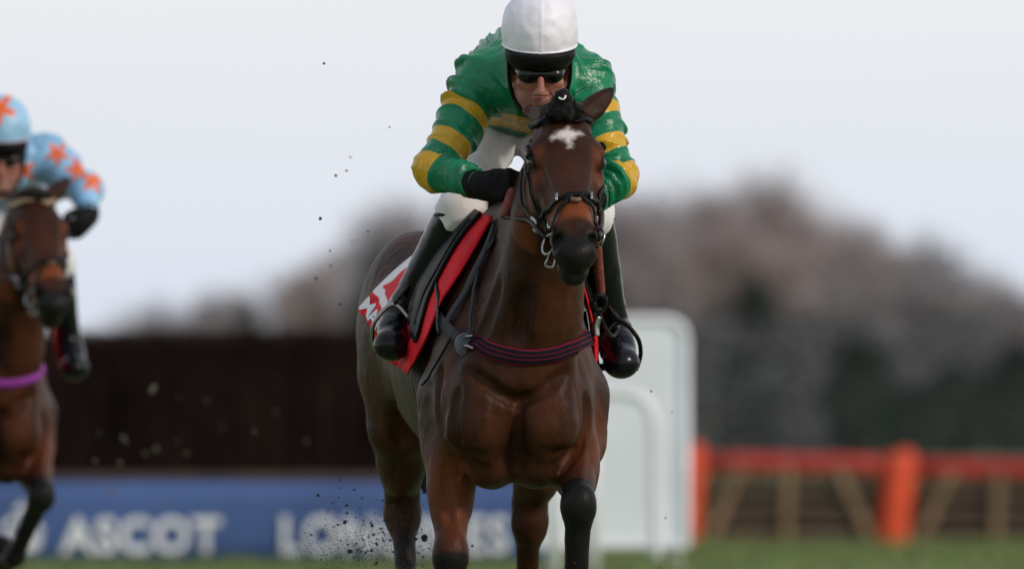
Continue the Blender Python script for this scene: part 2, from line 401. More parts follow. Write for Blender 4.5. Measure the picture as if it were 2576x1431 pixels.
for i, px in enumerate(np.concatenate([np.arange(-1300, -260, 75), np.arange(2900, 3900, 75), np.arange(-260, 1450, 36), np.arange(1450, 2900, 25)])):
    px = px+rt.uniform(-25, 25); y = rt.uniform(500, 640); t = prof(px)+abs(rt.gauss(0, 30))-12
    if i % 3 == 2: t += rt.uniform(40, 150)
    if i % 4 == 1: t += rt.uniform(90, 200)
    if px < 470: t = prof(px)+rt.uniform(0, 25)
    reg = 0 if px < 480 else 1 if px < 1130 else 2 if px < 1740 else 3 if px < 2230 else 4
    lb = ('small bare tree showing over the birch fence at far left', 'bare winter tree over the birch fence beside the leading horse', 'bare winter tree behind the leading horse and white wing', 'tall bare mauve tree above the first orange hurdle', 'bare tree on the falling skyline above the second hurdle')[reg]
    gp = ('small trees at far left', 'trees over the birch fence', 'trees behind the white wing', 'trees above the first hurdle', 'trees above the second hurdle')[reg]
    tree('bare_tree', bares[i % 5], px, y, t, rt.uniform(.8, 1.2), lb, gp, rt.random()*6.28)
for px, y, t, w, lb in ((1900, 455, 690, .62, 'small dark evergreen among bare trees above the white wing'), (2165, 430, 835, .95, 'dark evergreen behind the hurdle, left of the big pair'),
                        (2400, 425, 900, 1.15, 'broad dark evergreen behind the orange hurdle post'), (2560, 440, 850, 1.0, 'dark evergreen at the right edge of the wood'), (2290, 415, 960, 1.2, 'lowest dark evergreen behind the hurdle rail'), (620, 450, 800, .7, 'low dark evergreen just above the birch fence'), (960, 470, 620, .55, 'slim dark evergreen above the birch fence beside the brown horse')):
    tree('evergreen_tree', evers[px % 2], px, y, t, w, lb, 'evergreens in front of the bare wood', px)
# undergrowth at the foot of the wood
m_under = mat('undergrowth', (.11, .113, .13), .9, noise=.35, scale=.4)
T = []
for k in range(44000):
    px = rt.uniform(-1300, 3900); y = rt.uniform(440, 500); p = W(px, 0, y); h = (7.0 if 1450 < px else 3.4)*(.80+.5*mnoise.noise((p[0]*.12, y*.02, 3))); z = gz(y)+h*rt.random()
    o = np.array([p[0], y, z]); u = unit([rt.gauss(0,1) for _ in range(3)])*rt.uniform(.12, .3); v = unit([rt.gauss(0,1) for _ in range(3)])*rt.uniform(.25, .6); T.append((o-u, o+u, o+v))
um = tri_mesh('undergrowth', T); tag(link('undergrowth', um, m_under), kind='stuff')

# ---- birch steeplechase fence
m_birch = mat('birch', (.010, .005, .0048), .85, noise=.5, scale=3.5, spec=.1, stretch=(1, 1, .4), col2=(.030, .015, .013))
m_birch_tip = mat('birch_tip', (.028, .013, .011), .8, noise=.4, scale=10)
m_wood = mat('dark_wood', (.03, .018, .012), .7, noise=.3, scale=8)
YF = 36.0; XL, XR = -10.0, W(1345, 0, YF)[0]
fence = empty('birch_fence', ((XL+XR)/2, YF+.5, 0)); tag(fence, 'dark packed birch steeplechase fence with a level clipped top', 'fence')
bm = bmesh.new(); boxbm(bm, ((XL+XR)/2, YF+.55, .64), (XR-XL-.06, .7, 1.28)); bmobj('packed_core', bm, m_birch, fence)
V, F = [], []; rb = random.Random(5)
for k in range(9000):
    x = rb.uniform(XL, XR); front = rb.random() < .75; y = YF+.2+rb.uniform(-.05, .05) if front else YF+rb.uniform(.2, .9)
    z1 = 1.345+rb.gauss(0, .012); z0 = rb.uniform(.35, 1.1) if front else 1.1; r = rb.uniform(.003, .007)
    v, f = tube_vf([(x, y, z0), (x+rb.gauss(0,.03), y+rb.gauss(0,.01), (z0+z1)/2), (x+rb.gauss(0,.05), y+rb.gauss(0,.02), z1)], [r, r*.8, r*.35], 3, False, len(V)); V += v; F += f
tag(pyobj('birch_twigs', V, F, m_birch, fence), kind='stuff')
V, F = [], []
for k in range(2600):
    x = rb.uniform(XL, XR); y = YF+.2+rb.uniform(-.05, .75); r = .004
    v, f = tube_vf([(x, y, 1.26), (x+rb.gauss(0,.03), y, 1.36+rb.gauss(0,.012))], [r, r*.4], 3, False, len(V)); V += v; F += f
tag(pyobj('clipped_tips', V, F, m_birch_tip, fence), kind='stuff')
tube('guard_rail', [(XL, YF+.1, .50), (XR, YF+.1, .50)], .04, m_wood, fence, 10, 1)

# ---- blue banner along its foot
m_blue = mat('banner_blue', (.050, .103, .285), .55, noise=.10, scale=1.2, bump=.05)
m_white = mat('white_print', (.72, .76, .82), .5, noise=.05, scale=6)
bz0, bz1 = .012, .485; YB = YF-.06; XBR = W(1372, 0, YB)[0]
banner = empty('advertising_banner', ((XL+XBR)/2, YB, 0)); tag(banner, 'long blue banner with white crown and lettering along the foot of the birch fence', 'banner')
nb = 46; V, F = [], []
for i in range(nb+1):
    x = XL+(XBR-XL)*i/nb
    for j in range(5):
        z = bz0+(bz1-bz0)*j/4; V.append((x, YB+.006*mnoise.noise((x*2.2, z*3, 1)), z))
for i in range(nb):
    for j in range(4): F.append((i*5+j, (i+1)*5+j, (i+1)*5+j+1, i*5+j+1))
o = pyobj('printed_sheet', V, F, m_blue, banner, True); md = o.modifiers.new('thick', 'SOLIDIFY'); md.thickness = .012; md.offset = -1
_vf = None
def text(name, s, px0, px1, pyb, pyt, y, m, parent, bold=.02, rot=None, ext=.003):
    c = bpy.data.curves.new(name, 'FONT'); c.body = s; c.size = 1; c.offset = bold; c.extrude = 0.01; c.resolution_u = 4; c.space_character = 1.08
    o = bpy.data.objects.new(name, c); COL.objects.link(o); dg = bpy.context.evaluated_depsgraph_get(); me = bpy.data.meshes.new_from_object(o.evaluated_get(dg)); bpy.data.objects.remove(o)
    co = np.empty(len(me.vertices)*3); me.vertices.foreach_get('co', co); co = co.reshape(-1, 3); mn, mxx = co.min(0), co.max(0)
    a = W(px0, pyb, y); b = W(px1, pyt, y); q = np.zeros_like(co)
    q[:,0] = a[0]+(co[:,0]-mn[0])/(mxx[0]-mn[0])*(b[0]-a[0]); q[:,2] = a[2]+(co[:,1]-mn[1])/(mxx[1]-mn[1])*(b[2]-a[2]); q[:,1] = y-(co[:,2]+.01)/.02*ext
    me.vertices.foreach_set('co', q.astype(np.float32).ravel()); me.update(); return link(name, me, m, parent)
YT = YB-.022
text('word_ascot', 'ASCOT', 152, 556, 1392, 1300, YT, m_white, banner, .035)
text('word_longines', 'LONGINES', 708, 1280, 1394, 1296, YT, m_white, banner, .030)
# crown emblem
def poly(bm, pts, y, th=.003):
    vs = [bm.verts.new((*W(px, py, y)[[0]], y, W(px, py, y)[2])) for px, py in pts]; f = bm.faces.new(vs)
    r = bmesh.ops.extrude_face_region(bm, geom=[f]); 
    for v in [g for g in r['geom'] if isinstance(g, bmesh.types.BMVert)]: v.co.y -= th
bm = bmesh.new()
arc = lambda cx, cy, rx, ry, a0, a1, n=10: [(cx+rx*math.cos(math.radians(a0+(a1-a0)*k/n)), cy+ry*math.sin(math.radians(a0+(a1-a0)*k/n))) for k in range(n+1)]
poly(bm, arc(55, 1362, 48, 26, 0, 180) + [(7, 1346), (103, 1346)], YT)                         # base
poly(bm, arc(55, 1340, 52, 46, 180, 250) + arc(55, 1340, 36, 30, 250, 180), YT)                  # side arches
poly(bm, arc(55, 1340, 52, 46, 290, 360) + arc(55, 1340, 36, 30, 360, 290), YT)
poly(bm, [(46, 1344), (50, 1300), (60, 1300), (64, 1344)], YT)
poly(bm, [(49, 1298), (49, 1286), (38, 1286), (38, 1275), (49, 1275), (49, 1264), (61, 1264), (61, 1275), (72, 1275), (72, 1286), (61, 1286), (61, 1298)], YT)
bmobj('crown_emblem', bm, m_white, banner)

# ---- white plastic wing and running rail
m_wing = mat('wing_white', (.76, .83, .91), .4, noise=.06, scale=1.5, bump=.04)
m_rail = mat('rail_white', (.74, .78, .84), .35, noise=.05, scale=3)
YW = 34.4
wing = empty('fence_wing', (W(1540, 0, YW)[0], YW, 0)); tag(wing, 'tall white plastic wing panel with rounded top corner at the fence end', 'fence wing')
def rrect(x0, x1, z0, z1, r, n=6):
    P = []
    for cx, cz, a in ((x1-r, z1-r, 0), (x0+r, z1-r, 90), (x0+.02, z0+.02, 180), (x1-.02, z0+.02, 270)):
        rr = r if a < 180 else .02
        for k in range(n+1): t = math.radians(a+90*k/n); P.append((cx+rr*math.cos(t), cz+rr*math.sin(t)))
    return P
a = W(1352, 1372, YW); b = W(1732, 797, YW); P = rrect(a[0]+.02, b[0]-.02, a[2], b[2]-.02, .10)
bm = bmesh.new(); vs = [bm.verts.new((x, YW, z)) for x, z in P]; f = bm.faces.new(vs); r = bmesh.ops.extrude_face_region(bm, geom=[f])
for v in [g for g in r['geom'] if isinstance(g, bmesh.types.BMVert)]: v.co.y += .03
bmobj('panel', bm, m_wing, wing)
P = rrect(a[0], b[0]-.012, a[2], b[2]-.012, .115); P.append(P[0]); tube('rim', [(x, YW-.005, z) for x, z in P], .024, m_rail, wing, 10, 1)
for px in (1400, 1700):
    q = W(px, 0, YW); tube('foot', [(q[0], YW+.06, -.06), (q[0], YW+.06, b[2]-.2)], .03, m_rail, wing, 8, 1)
YR = 31.0
rail = empty('running_rail', (W(1480, 0, YR)[0], YR, .0)); tag(rail, 'low white running rail with a hooped end in front of the wing panel', 'rail')
hp = [(1300, 992), (1420, 990), (1540, 988), (1590, 992), (1625, 1012), (1642, 1050), (1646, 1120), (1648, 1260), (1650, 1405)]
tube('hooped_end', [W(x, yy, YR) for x, yy in hp], .034, m_rail, rail, 12, 4)
for px, yt in ((1492, 1000), (1392, 1000)):
    t_ = W(px, yt, YR); tube('post', [(t_[0], YR, gz(YR)-.05), (t_[0], YR, t_[2])], .036, m_rail, rail, 10, 1)

# ---- orange padded hurdles
m_or = mat('orange_pad', (.66, .062, .010), .55, noise=.12, scale=5, bump=.1, bscale=20)
m_or2 = mat('red_rail', (.40, .030, .018), .6, noise=.15, scale=5)
m_slat = mat('split_wood', (.13, .085, .06), .8, noise=.35, scale=9, stretch=(1, 1, 6))
m_bat = mat('pale_batten', (.26, .17, .10), .8, noise=.3, scale=9)
m_gorse = mat('gorse_fill', (.028, .020, .016), .9, noise=.4, scale=12)
YHD = 82.0
def hurdle(px0, px1, dy, label):
    g = gz(YHD); c = W((px0+px1)/2, 0, YHD); o = empty('hurdle', (c[0], YHD, g)); tag(o, label, 'hurdle', 'orange padded hurdles')
    p = W(px0, 1128+dy, YHD); q = W(px0-22, 1362, YHD); ax = [q[0], YHD, g]
    tube('padded_post', [(q[0], YHD-.10, g-.05), ((p[0]+q[0])/2, YHD-.06, (p[2]+g)/2), (p[0], YHD-.02, p[2]-.05), (p[0], YHD-.02, p[2])], [.15, .16, .165, .10], m_or, o, 14, 3)
    a_, b_ = W(px0+38, 1163+dy, YHD), W(px1-42, 1170+dy, YHD); tube('padded_rail', [a_, (a_+b_)/2, b_], .092, m_or2, o, 12, 3)
    for k, py in enumerate((1218, 1268, 1312, 1348)):
        a_, b_ = W(px0+36, py+dy*.6, YHD), W(px1-50, py+3+dy*.6, YHD); a_[1] -= .03; b_[1] -= .03
        bevbox('slat', (a_+b_)/2, (b_[0]-a_[0], .035, .085), m_slat, o, .012)
    for x0, x1 in ((128, 48), (248, 240), (372, 455)):
        a_, b_ = W(px0+x0, 1172+dy, YHD), W(px0+x1, 1358, YHD); a_[1] = b_[1] = YHD-.115; d = b_-a_
        th = math.atan2(d[0], d[2]); from mathutils import Matrix
        bevbox('batten', (a_+b_)/2, (.09, .03, np.linalg.norm(d)), m_bat, o, .01, Matrix.Rotation(th, 3, 'Y'))
    V, F = [], []; r = random.Random(int(px0)); a_, b_ = W(px0+30, 1200, YHD), W(px1-30, 1200, YHD)
    for k in range(700):
        x = r.uniform(a_[0], b_[0]); v, f = tube_vf([(x, YHD+r.uniform(.02, .12), g-.02), (x+r.gauss(0,.1), YHD+r.uniform(.02, .14), a_[2]+.10-r.uniform(0, .2))], [.008, .004], 3, False, len(V)); V += v; F += f
    tag(pyobj('gorse_filling', V, F, m_gorse, o), kind='stuff')
    return o
hurdle(1737, 2265, 0, 'orange and brown hurdle beside the white wing panel')
hurdle(2265, 2795, 14, 'orange and brown hurdle running out of the frame at right')
# ------------------------------------------------------------------ the horse (one sculpted body)
def mirror_axes(): pass
HA = W(1418, 262, -.19); HB = W(1456, 637, -.60)                    # poll and lips
hax = unit(HB-HA); HL = np.linalg.norm(HB-HA)
hs = unit(np.cross(hax, [0, -.7, .7])); hs = hs if hs[0] > 0 else -hs
yaw_ = math.radians(7); hs = unit(hs + .12*np.array([0, 1, 0]) ); hs = unit(hs-hax*np.dot(hs, hax))
hn = np.cross(hs, hax); hn = hn if hn[1] < 0 else -hn              # out of the forehead, towards the camera and up
def H(s, t, n): return HA+hs*s+hax*t*.92+hn*n
HR = np.array([hs, hax, hn])
def fore_low(second):
    return (np.array((.100, .17, .575)), np.array((.075, .30, .55)), np.array((-.1, .6, .45))) if second else (np.array((.168, .06, .50)), np.array((.165, .17, .45)), np.array((0, .75, -.75)))
def horse_prims(second=False):
    RF = fore_low(second)
    P = []; add = lambda p, k=.04: P.append((p, k)); X = (1,0,0)
    # trunk
    add(loft([((.005, .10, 1.07), .17, .19), ((.0, .26, 1.12), .200, .29), ((-.02, .48, 1.19), .220, .345), ((-.05, .75, 1.185), .255, .335),
              ((-.085, 1.05, 1.195), .262, .315), ((-.115, 1.32, 1.25), .262, .285), ((-.14, 1.55, 1.26), .235, .255), ((-.155, 1.72, 1.24), .13, .19)], 3), .05)
    add(ell((-.005, .62, 1.45), (.10, .32, .13)), .12)               # withers
    add(loft([((-.01, .42, 1.30), .125, .30), ((.045, .24, 1.42), .112, .235), ((.088, .06, 1.555), .098, .185), ((.122, -.06, 1.68), .082, .15), ((.135, -.13, 1.77), .070, .115)], 3), .07)   # neck
    add(cone((.065, .02, 1.30), (.10, -.10, 1.56), .115, .075), .10)   # windpipe and throat
    for sg in (-1, 1):                                                 # shoulders and chest
        c = .005
        add(ell((c+sg*.128, .24, 1.07), (.085, .17, .22)), .06)
        add(ell((c+sg*.139, .13, 1.02), (.066, .085, .105)), .040)     # point of shoulder
        add(ell((c+sg*.088-.005, .032, .995+(.0 if sg < 0 else .01)), (.086, .066, .106), np.array([[math.cos(.35*sg), 0, math.sin(.35*sg)], [0,1,0], [-math.sin(.35*sg), 0, math.cos(.35*sg)]])), .022)   # pectoral
        add(ell((c+sg*.06, .12, .885), (.065, .085, .06)), .04)        # lower pectoral
        add(cone((c+sg*.10, .03, 1.08), (.075+sg*.065, .03, 1.36), .045, .036), .05)   # neck strap muscle
    # image-left foreleg, near the ground
    def fore(el, kn, fe, ho, hd):
        d = unit(np.array(kn)-np.array(el))
        add(cone(np.array(el)+(0,.02,.12), el, .095, .085), .05)
        add(cone(el, kn, .070, .038), .03)
        m = np.array(el)*.62+np.array(kn)*.38
        add(ell(m+np.array((-.012, -.02, .02)), (.046, .058, .12)), .04); add(ell(m+np.array((.022, .0, .0)), (.032, .045, .11)), .03)
        add(ell(np.array(kn)+(0,-.010,0), (.046, .045, .058)), .025); add(ell(np.array(kn)+(0,.03,0), (.030, .03, .04)), .02)
        dd = unit(np.array(fe)-np.array(kn)); add(cone(np.array(kn)+dd*.03, fe, .036, .029), .03); add(cone(np.array(kn)+dd*.05+(0,.022,0), np.array(fe)+(0,.018,0), .016, .018), .02)
        add(ell(fe, (.036, .040, .040)), .02); add(cone(fe, ho, .028, .034), .02)
        h2 = np.array(ho)+unit(hd)*.075; add(cone(ho, h2, .040, .056), .015)
    fore((W(1137,1120,.28)), W(1133,1392,.14), (-.150, .17, .335), (-.150, .12, .26), (0, -.25, -1))
    fore((W(1446,1110,.30)), W(1455,1266,-.02), *RF)
    # hind quarters
    for sg, cx, st, hk, fe, ho in ((-1, -.135, W(1008, 1075, 1.40), W(1012, 1292, 1.62), W(1024, 1468, 1.50), W(1024, 1540, 1.42)),
                                   (1, -.135, W(1372, 1080, 1.34), W(1332, 1312, 1.50), W(1322, 1520, 1.62), W(1318, 1590, 1.72))):
        add(ell((cx+sg*.14, 1.42, 1.24), (.155, .27, .28)), .07)
        add(ell((cx+sg*.15, 1.56, 1.13), (.118, .19, .22)), .07)
        add(cone((cx+sg*.15, 1.40, 1.10), st, .125, .080), .06)
        add(cone(st, np.array(hk)+(0, -.01, .06), .078, .048), .05)
        add(ell(np.array(st)*.7+np.array(hk)*.3+(0, .03, 0), (.054, .085, .12)), .05)
        add(cone(np.array(hk)+(0, .0, -.0), np.array(hk)+(0, .055, .05), .040, .024), .03); add(ell(hk, (.042, .050, .070)), .04)
        add(cone(hk, fe, .036, .028), .03); add(ell(fe, (.036, .042, .042)), .02); add(cone(fe, ho, .030, .036), .02)
        h2 = np.array(ho)+unit((0, -.4, -1) if sg < 0 else (0, .6, -.8))*.07; add(cone(ho, h2, .042, .056), .015)
    # head
    add(loft([(H(0,.0,-.085), .072, .085), (H(0,.09,-.105), .084, .105), (H(0,.18,-.115), .090, .113), (H(0,.26,-.105), .078, .100), (H(0,.34,-.088), .064, .083), (H(0,.42,-.072), .055, .066),
              (H(0,.49,-.064), .050, .056), (H(0,.55,-.064), .049, .050)], 3, hs), .02)
    add(loft([(H(0,.06,-.020), .055, .022), (H(0,.15,-.016), .078, .026), (H(0,.24,-.020), .062, .022), (H(0,.36,-.020), .042, .020), (H(0,.48,-.022), .030, .018)], 3, hs), .03)    # flat front of the face
    for sg in (-1, 1):
        add(ell(H(sg*.062,.20,-.15), (.030, .095, .075), HR), .035)      # cheek
        add(ell(H(sg*.082,.165,-.042), (.022, .045, .026), HR), .02)     # brow
        add(cone(H(sg*.078,.26,-.085), H(sg*.056,.37,-.075), .013, .008), .022)   # facial crest
        add(ell(H(sg*.086,.205,-.085), (.014, .030, .02), HR), .02)
        add(ell(H(sg*.038,.505,-.045), (.022, .040, .030), HR), .025)    # nostril flare
        add(ell(H(sg*.030,.550,-.055), (.028, .030, .034), HR), .02)     # upper lip
        # ears
        eb = H(sg*.060, -.005, -.045); tip = W(1542, 224, -.08) if sg > 0 else W(1322, 274, -.02)
        e = unit(tip-eb); fw = np.array([-.35*sg*0, -1, 0.1]); fw = unit(fw-e*np.dot(fw, e)); sd_ = np.cross(e, fw)
        Ln = np.linalg.norm(tip-eb)
        ew = .80 if sg > 0 else .55
        add(loft([(eb, .034*ew, .030*ew), (eb+e*Ln*.3, .040*ew, .030*ew), (eb+e*Ln*.6, .033*ew, .022*ew), (eb+e*Ln*.85, .017, .012), (tip, .005, .005)], 3, sd_), .02)
    add(ell(H(0,.575,-.060), (.040, .030, .040), HR), .02)               # upper lip end
    add(ell(H(0,.570,-.118), (.034, .034, .030), HR), .015)              # lower lip and chin
    add(cone(H(-.03,.30,-.17), H(-.018,.54,-.118), .026, .020), .03); add(cone(H(.03,.30,-.17), H(.018,.54,-.118), .026, .020), .03)
    add(ell(H(0,-.01,-.06), (.05, .04, .05), HR), .03)
    return P
def horse_mesh(h, second=False):
    global HF
    RF = fore_low(second)
    HP = horse_prims(second)
    lo, hi = bounds([p for p, _ in HP]); HF = Field(lo, hi, h)
    for p, k in HP: HF.add(p, k)
    for sg in (-1, 1):
        HF.sub(ell(H(sg*.046,.535,-.040), (.013, .023, .025), np.array([unit(hs+sg*.5*hn), hax, unit(hn-sg*.5*hs)])), .012)      # nostril
        HF.sub(ell(H(sg*.101,.188,-.052), (.016, .020, .013), HR), .010)                    # eye socket
        eb = H(sg*.060, -.005, -.045); tip = W(1542, 224, -.08) if sg > 0 else W(1322, 274, -.02); e = unit(tip-eb); Ln = np.linalg.norm(tip-eb)
        HF.sub(cone(eb+e*Ln*.22+np.array([.012*sg, -.040, 0]), eb+e*Ln*.80+np.array([.004*sg, -.022, 0]), .018, .008), .010)     # hollow of the ear
        HF.sub(cone(H(sg*.050,.515,-.098), H(sg*.030,.592,-.098), .004, .004), .006)          # mouth line
        HF.sub(cone((.005+sg*.06, -.03, .905), (.005+sg*.165, .03, .93), .012, .010), .03)      # fold under the breast
        HF.sub(cone((.005+sg*.212, .06, .93), (.005+sg*.205, .05, 1.08), .010, .008), .03)
    HF.sub(cone((-.004, -.055, .92), (.0, -.060, 1.02), .016, .020), .035)                    # cleft between the pectorals
    HF.sub(cone(H(-.03,.598,-.098), H(.03,.598,-.098), .004, .004), .006)
    def crease(pts, r, k, sub=True, dep=0.0):
        P = [HF.hit(*p) for p in pts]; P = spline([p for p in P if p is not None], 3)+np.array([0, dep, 0])
        for a, b in zip(P[:-1], P[1:]): (HF.sub if sub else HF.add)(cone(a, b, r, r), k)
    for pts, r, k in (([(1150, 985), (1140, 1040), (1142, 1095), (1166, 1150), (1215, 1178)], .007, .024), ([(1476, 1000), (1480, 1060), (1462, 1120), (1420, 1158)], .007, .024), ([(1304, 985), (1297, 1050), (1300, 1110), (1304, 1170)], .007, .03),
                      ([(1318, 740), (1306, 800), (1300, 845)], .006, .04), ([(1180, 930), (1250, 985), (1300, 1010)], .005, .03), ([(1420, 940), (1360, 985), (1305, 1012)], .005, .03), ([(1108, 940), (1098, 1010), (1110, 1080)], .006, .03), ([(1250, 720), (1222, 800), (1200, 850)], .005, .04),
                      ([(1120, 1180), (1122, 1250), (1130, 1310)], .004, .02), ([(1440, 1130), (1418, 1180)], .006, .02), ([(985, 980), (1000, 1060), (1010, 1120)], .007, .04)): crease(pts, r, k)
    for pts in ([(1166, 1170), (1158, 1230), (1150, 1300), (1152, 1345)], [(1352, 440), (1362, 480), (1378, 520)], [(1345, 450), (1352, 500)], [(1500, 450), (1494, 500)], [(1200, 960), (1225, 1010), (1218, 1070)], [(1400, 960), (1420, 1020), (1412, 1080)], [(1478, 1100), (1470, 1160), (1462, 1205)], [(1010, 1150), (1004, 1220)]): crease(pts, .0035, .012, False, .001)
    HV, HQ = HF.mesh(1)
    HG = HF.grad(HV)
    HV = HV+HG*(.0022*nz(HV, 14)+.0012*nz(HV, 38, 5.))[:,None]
    horse_me = npmesh('horse_body', HV, HQ)
    # natural markings: black muzzle, mane line, lower legs; white star
    dk = np.zeros(len(HV)); q = HV-HA; ht = q@hax/.92; hsn = q@hs; hnn = q@hn
    inhead = (np.abs(hsn) < .16) & (hnn > -.32) & (hnn < .1)
    wob = .02*nz(HV, 9, 2.)
    dk = np.maximum(dk, inhead*smooth01(ht+wob*.7-.10*np.clip(-hnn-.05, 0, .1)-.05*np.clip(1-np.abs(hsn)/.045, 0, 1), .485, .525))
    def legdark(a, b, r0): 
        d, t = segdist(HV, a, b); return (d < r0)*1.0, t
    for a, b, t0, t1 in ((W(1133,1392,.14), np.array([-.15, .17, .335]), -.02, .2), (np.array([-.15,.17,.335]), np.array([-.15,.10,.18]), -1, -.5), (W(1455,1266,-.02), RF[0], -1, -.5), (RF[0], RF[1]+unit(RF[2])*.05, -1, -.5),
                         (W(1012,1292,1.62), W(1024,1468,1.5), .1, .55), (W(1024,1468,1.5), W(1024,1540,1.4), -1, -.5), (W(1332,1312,1.5), W(1322,1520,1.62), .35, .8), (W(1322,1520,1.62), W(1318,1590,1.72), -1, -.5)):
        d, t = segdist(HV, a, b); dk = np.maximum(dk, smooth01(-d, -.085, -.070)*smooth01(t+wob*3, t0, t1))
    kn = W(1455,1266,-.02); d = np.linalg.norm((HV-kn)*np.array([1,.8,1]), axis=1); dk = np.maximum(dk, smooth01(-d, -.088, -.066)*smooth01(-(HV[:,2]+wob*.6), -.855, -.825))
    el_, kn_ = W(1137,1120,.28), W(1133,1392,.14); d = np.linalg.norm(HV-kn_, axis=1); dk = np.maximum(dk, smooth01(-d, -.075, -.052)*smooth01(-(HV[:,2]+wob), -.672, -.640))
    edge = np.abs(hsn)*0
    for sg in (-1, 1):
        tip = W(1542, 224, -.08) if sg > 0 else W(1322, 274, -.02); d = np.linalg.norm(HV-tip, axis=1); dk = np.maximum(dk, (.8 if sg > 0 else 0)*smooth01(-d, -.05, -.012))
        d = np.linalg.norm(HV-H(sg*.094,.188,-.052), axis=1); dk = np.maximum(dk, .85*smooth01(-d, -.042, -.024))
    setattr_(horse_me, 'black_points', dk)
    sx, st_ = hsn+.002, (ht-.148)*.92                                             # star: ragged diamond
    SP = np.stack([sx, st_, 0*sx], 1)
    star = .019-np.hypot(sx/1.25, st_+.004)
    for q_, r0 in (((-.038, .004, 0), .013), ((.038, -.014, 0), .013), ((.006, .036, 0), .013), ((.006, -.030, 0), .010)):
        c_, u_ = segdist(SP, (0, 0, 0), q_); star = np.maximum(star, r0*(1-.85*u_)-c_)
    star = star+.006*nz(HV, 60, 1.)+.005*nz(HV, 140, 4.)
    setattr_(horse_me, 'star', np.where(inhead & (hnn > -.06), star, -1))
    pec_highlight = np.maximum(smooth01(-np.linalg.norm((HV-W(1262,1050,-.03))*np.array([1,.5,.8]), axis=1), -.10, -.02), smooth01(-np.linalg.norm((HV-W(1385,1035,-.03))*np.array([1,.5,.8]), axis=1), -.10, -.02))  # highlights on both pectoral bulges, painted into the coat colour
    setattr_(horse_me, 'tan', .25*pec_highlight+.35*smooth01(-np.linalg.norm(HV-W(1330, 280, -.03), axis=1), -.07, -.04)+inhead*(smooth01(ht, .36, .42)*smooth01(-ht, -.50, -.45)+.6*smooth01(-np.abs(ht-.22), -.08, -.03)*smooth01(np.abs(hsn), .045, .075)) + .55*smooth01(-np.linalg.norm(HV-W(1475,1130,.2), axis=1), -.2, -.06)+.7*smooth01(-np.linalg.norm((HV-W(1150,1230,.2))*np.array([1,.6,.7]), axis=1), -.16, -.04))
    return horse_me, HF
horse_me, HF = horse_mesh(.0062)
def horse_coat(name, base, star):
    m = mat(name, base, .47, noise=.34, scale=9, bump=.20, bscale=95, spec=.13, sheen=.0, stretch=(1, 1, .4))
    layer(m, 'tan', (.16, .042, .014), 0, 1.15); layer(m, 'black_points', (.0085, .0078, .0080), .1, .9, .46)
    t = m.node_tree; n = t.nodes; l = t.links; bs = n['Principled BSDF']; src = bs.inputs['Base Color'].links[0].from_socket      # flecks of mud
    tcm = n.new('ShaderNodeTexCoord'); vo = n.new('ShaderNodeTexNoise'); vo.inputs['Scale'].default_value = 75; vo.inputs['Detail'].default_value = 3; l.new(tcm.outputs['Object'], vo.inputs[0])
    mrm = n.new('ShaderNodeMapRange'); mrm.inputs[1].default_value = .70; mrm.inputs[2].default_value = .76; l.new(vo.outputs[0], mrm.inputs[0]); mxm = n.new('ShaderNodeMix'); mxm.data_type = 'RGBA'
    l.new(mrm.outputs[0], mxm.inputs[0]); l.new(src, mxm.inputs[6]); mxm.inputs[7].default_value = (.075, .05, .034, 1); l.new(mxm.outputs[2], bs.inputs['Base Color'])
    if star: layer(m, 'star', (.60, .56, .55), -.014, .012)
    return m
m_coat = horse_coat('bay_coat', (.043, .0148, .0070), True); m_coat2 = horse_coat('dark_bay_coat', (.044, .013, .006), False)
m_eye = mat('horse_eye', (.006, .004, .003), .06, spec=.8); m_hair = mat('black_hair', (.004, .0035, .0035), .6, noise=.4, scale=60, bump=.4, bscale=120, spec=.15)
m_leather = mat('black_leather', (.0045, .0045, .006), .45, noise=.25, scale=30, bump=.12, bscale=90, spec=.14)
m_steel = mat('steel', (.33, .33, .33), .3, 1.0, noise=.08)
m_hoof = mat('hoof_horn', (.02, .017, .015), .5)
def horse_parts(root, coat, me):
    b = link('body', me, coat, root, True)
    for sg in (-1, 1):
        bm = bmesh.new(); bmesh.ops.create_uvsphere(bm, u_segments=16, v_segments=10, radius=.019)
        c = H(sg*.086,.188,-.052)
        for v in bm.verts: v.co = Vector(c)+v.co
        bmobj('eye', bm, m_eye, root, True)
    return b
horse = empty('horse', (0, .75, gz(.75))); tag(horse, 'brown horse with white star on its forehead galloping towards the camera', 'horse', 'racehorses')
horse_parts(horse, m_coat, horse_me)
# forelock bobble, mane and tail
sculpt('forelock_plait', [(ell(W(1416, 247, -.25), (.024, .026, .024)), .015), (cone(W(1412, 256, -.25), W(1402, 285, -.262), .014, .010), .015), (cone(W(1424, 256, -.25), W(1432, 300, -.275), .012, .005), .012), (ell(W(1398, 276, -.235), (.026, .03, .024)), .02), (ell(W(1440, 278, -.24), (.030, .026, .020)), .02), (ell(W(1414, 290, -.255), (.042, .020, .015)), .02)],
       .004, m_hair, horse, disp=lambda V, G: .004*nz(V, 70)+.002*nz(V, 150))
tube('plait_band', [W(1406, 246, -.28), W(1413, 250, -.285), W(1420, 248, -.285), W(1423, 241, -.28)], .0026, m_rail, horse, 6)
V, F = [], []; r = random.Random(4)
for k in range(80):
    b_ = W(1418+r.gauss(0, 13), 262+r.gauss(0, 6), -.250); e_ = W(1422+r.gauss(0, 28), 298+r.gauss(0, 6), -.268); m_ = (b_+e_)/2+np.array([r.gauss(0,.005), -.010, .004])
    v, f = tube_vf(spline([b_, m_, e_], 4), np.linspace(.0022, .0008, 9), 4, False, len(V)); V += v; F += f
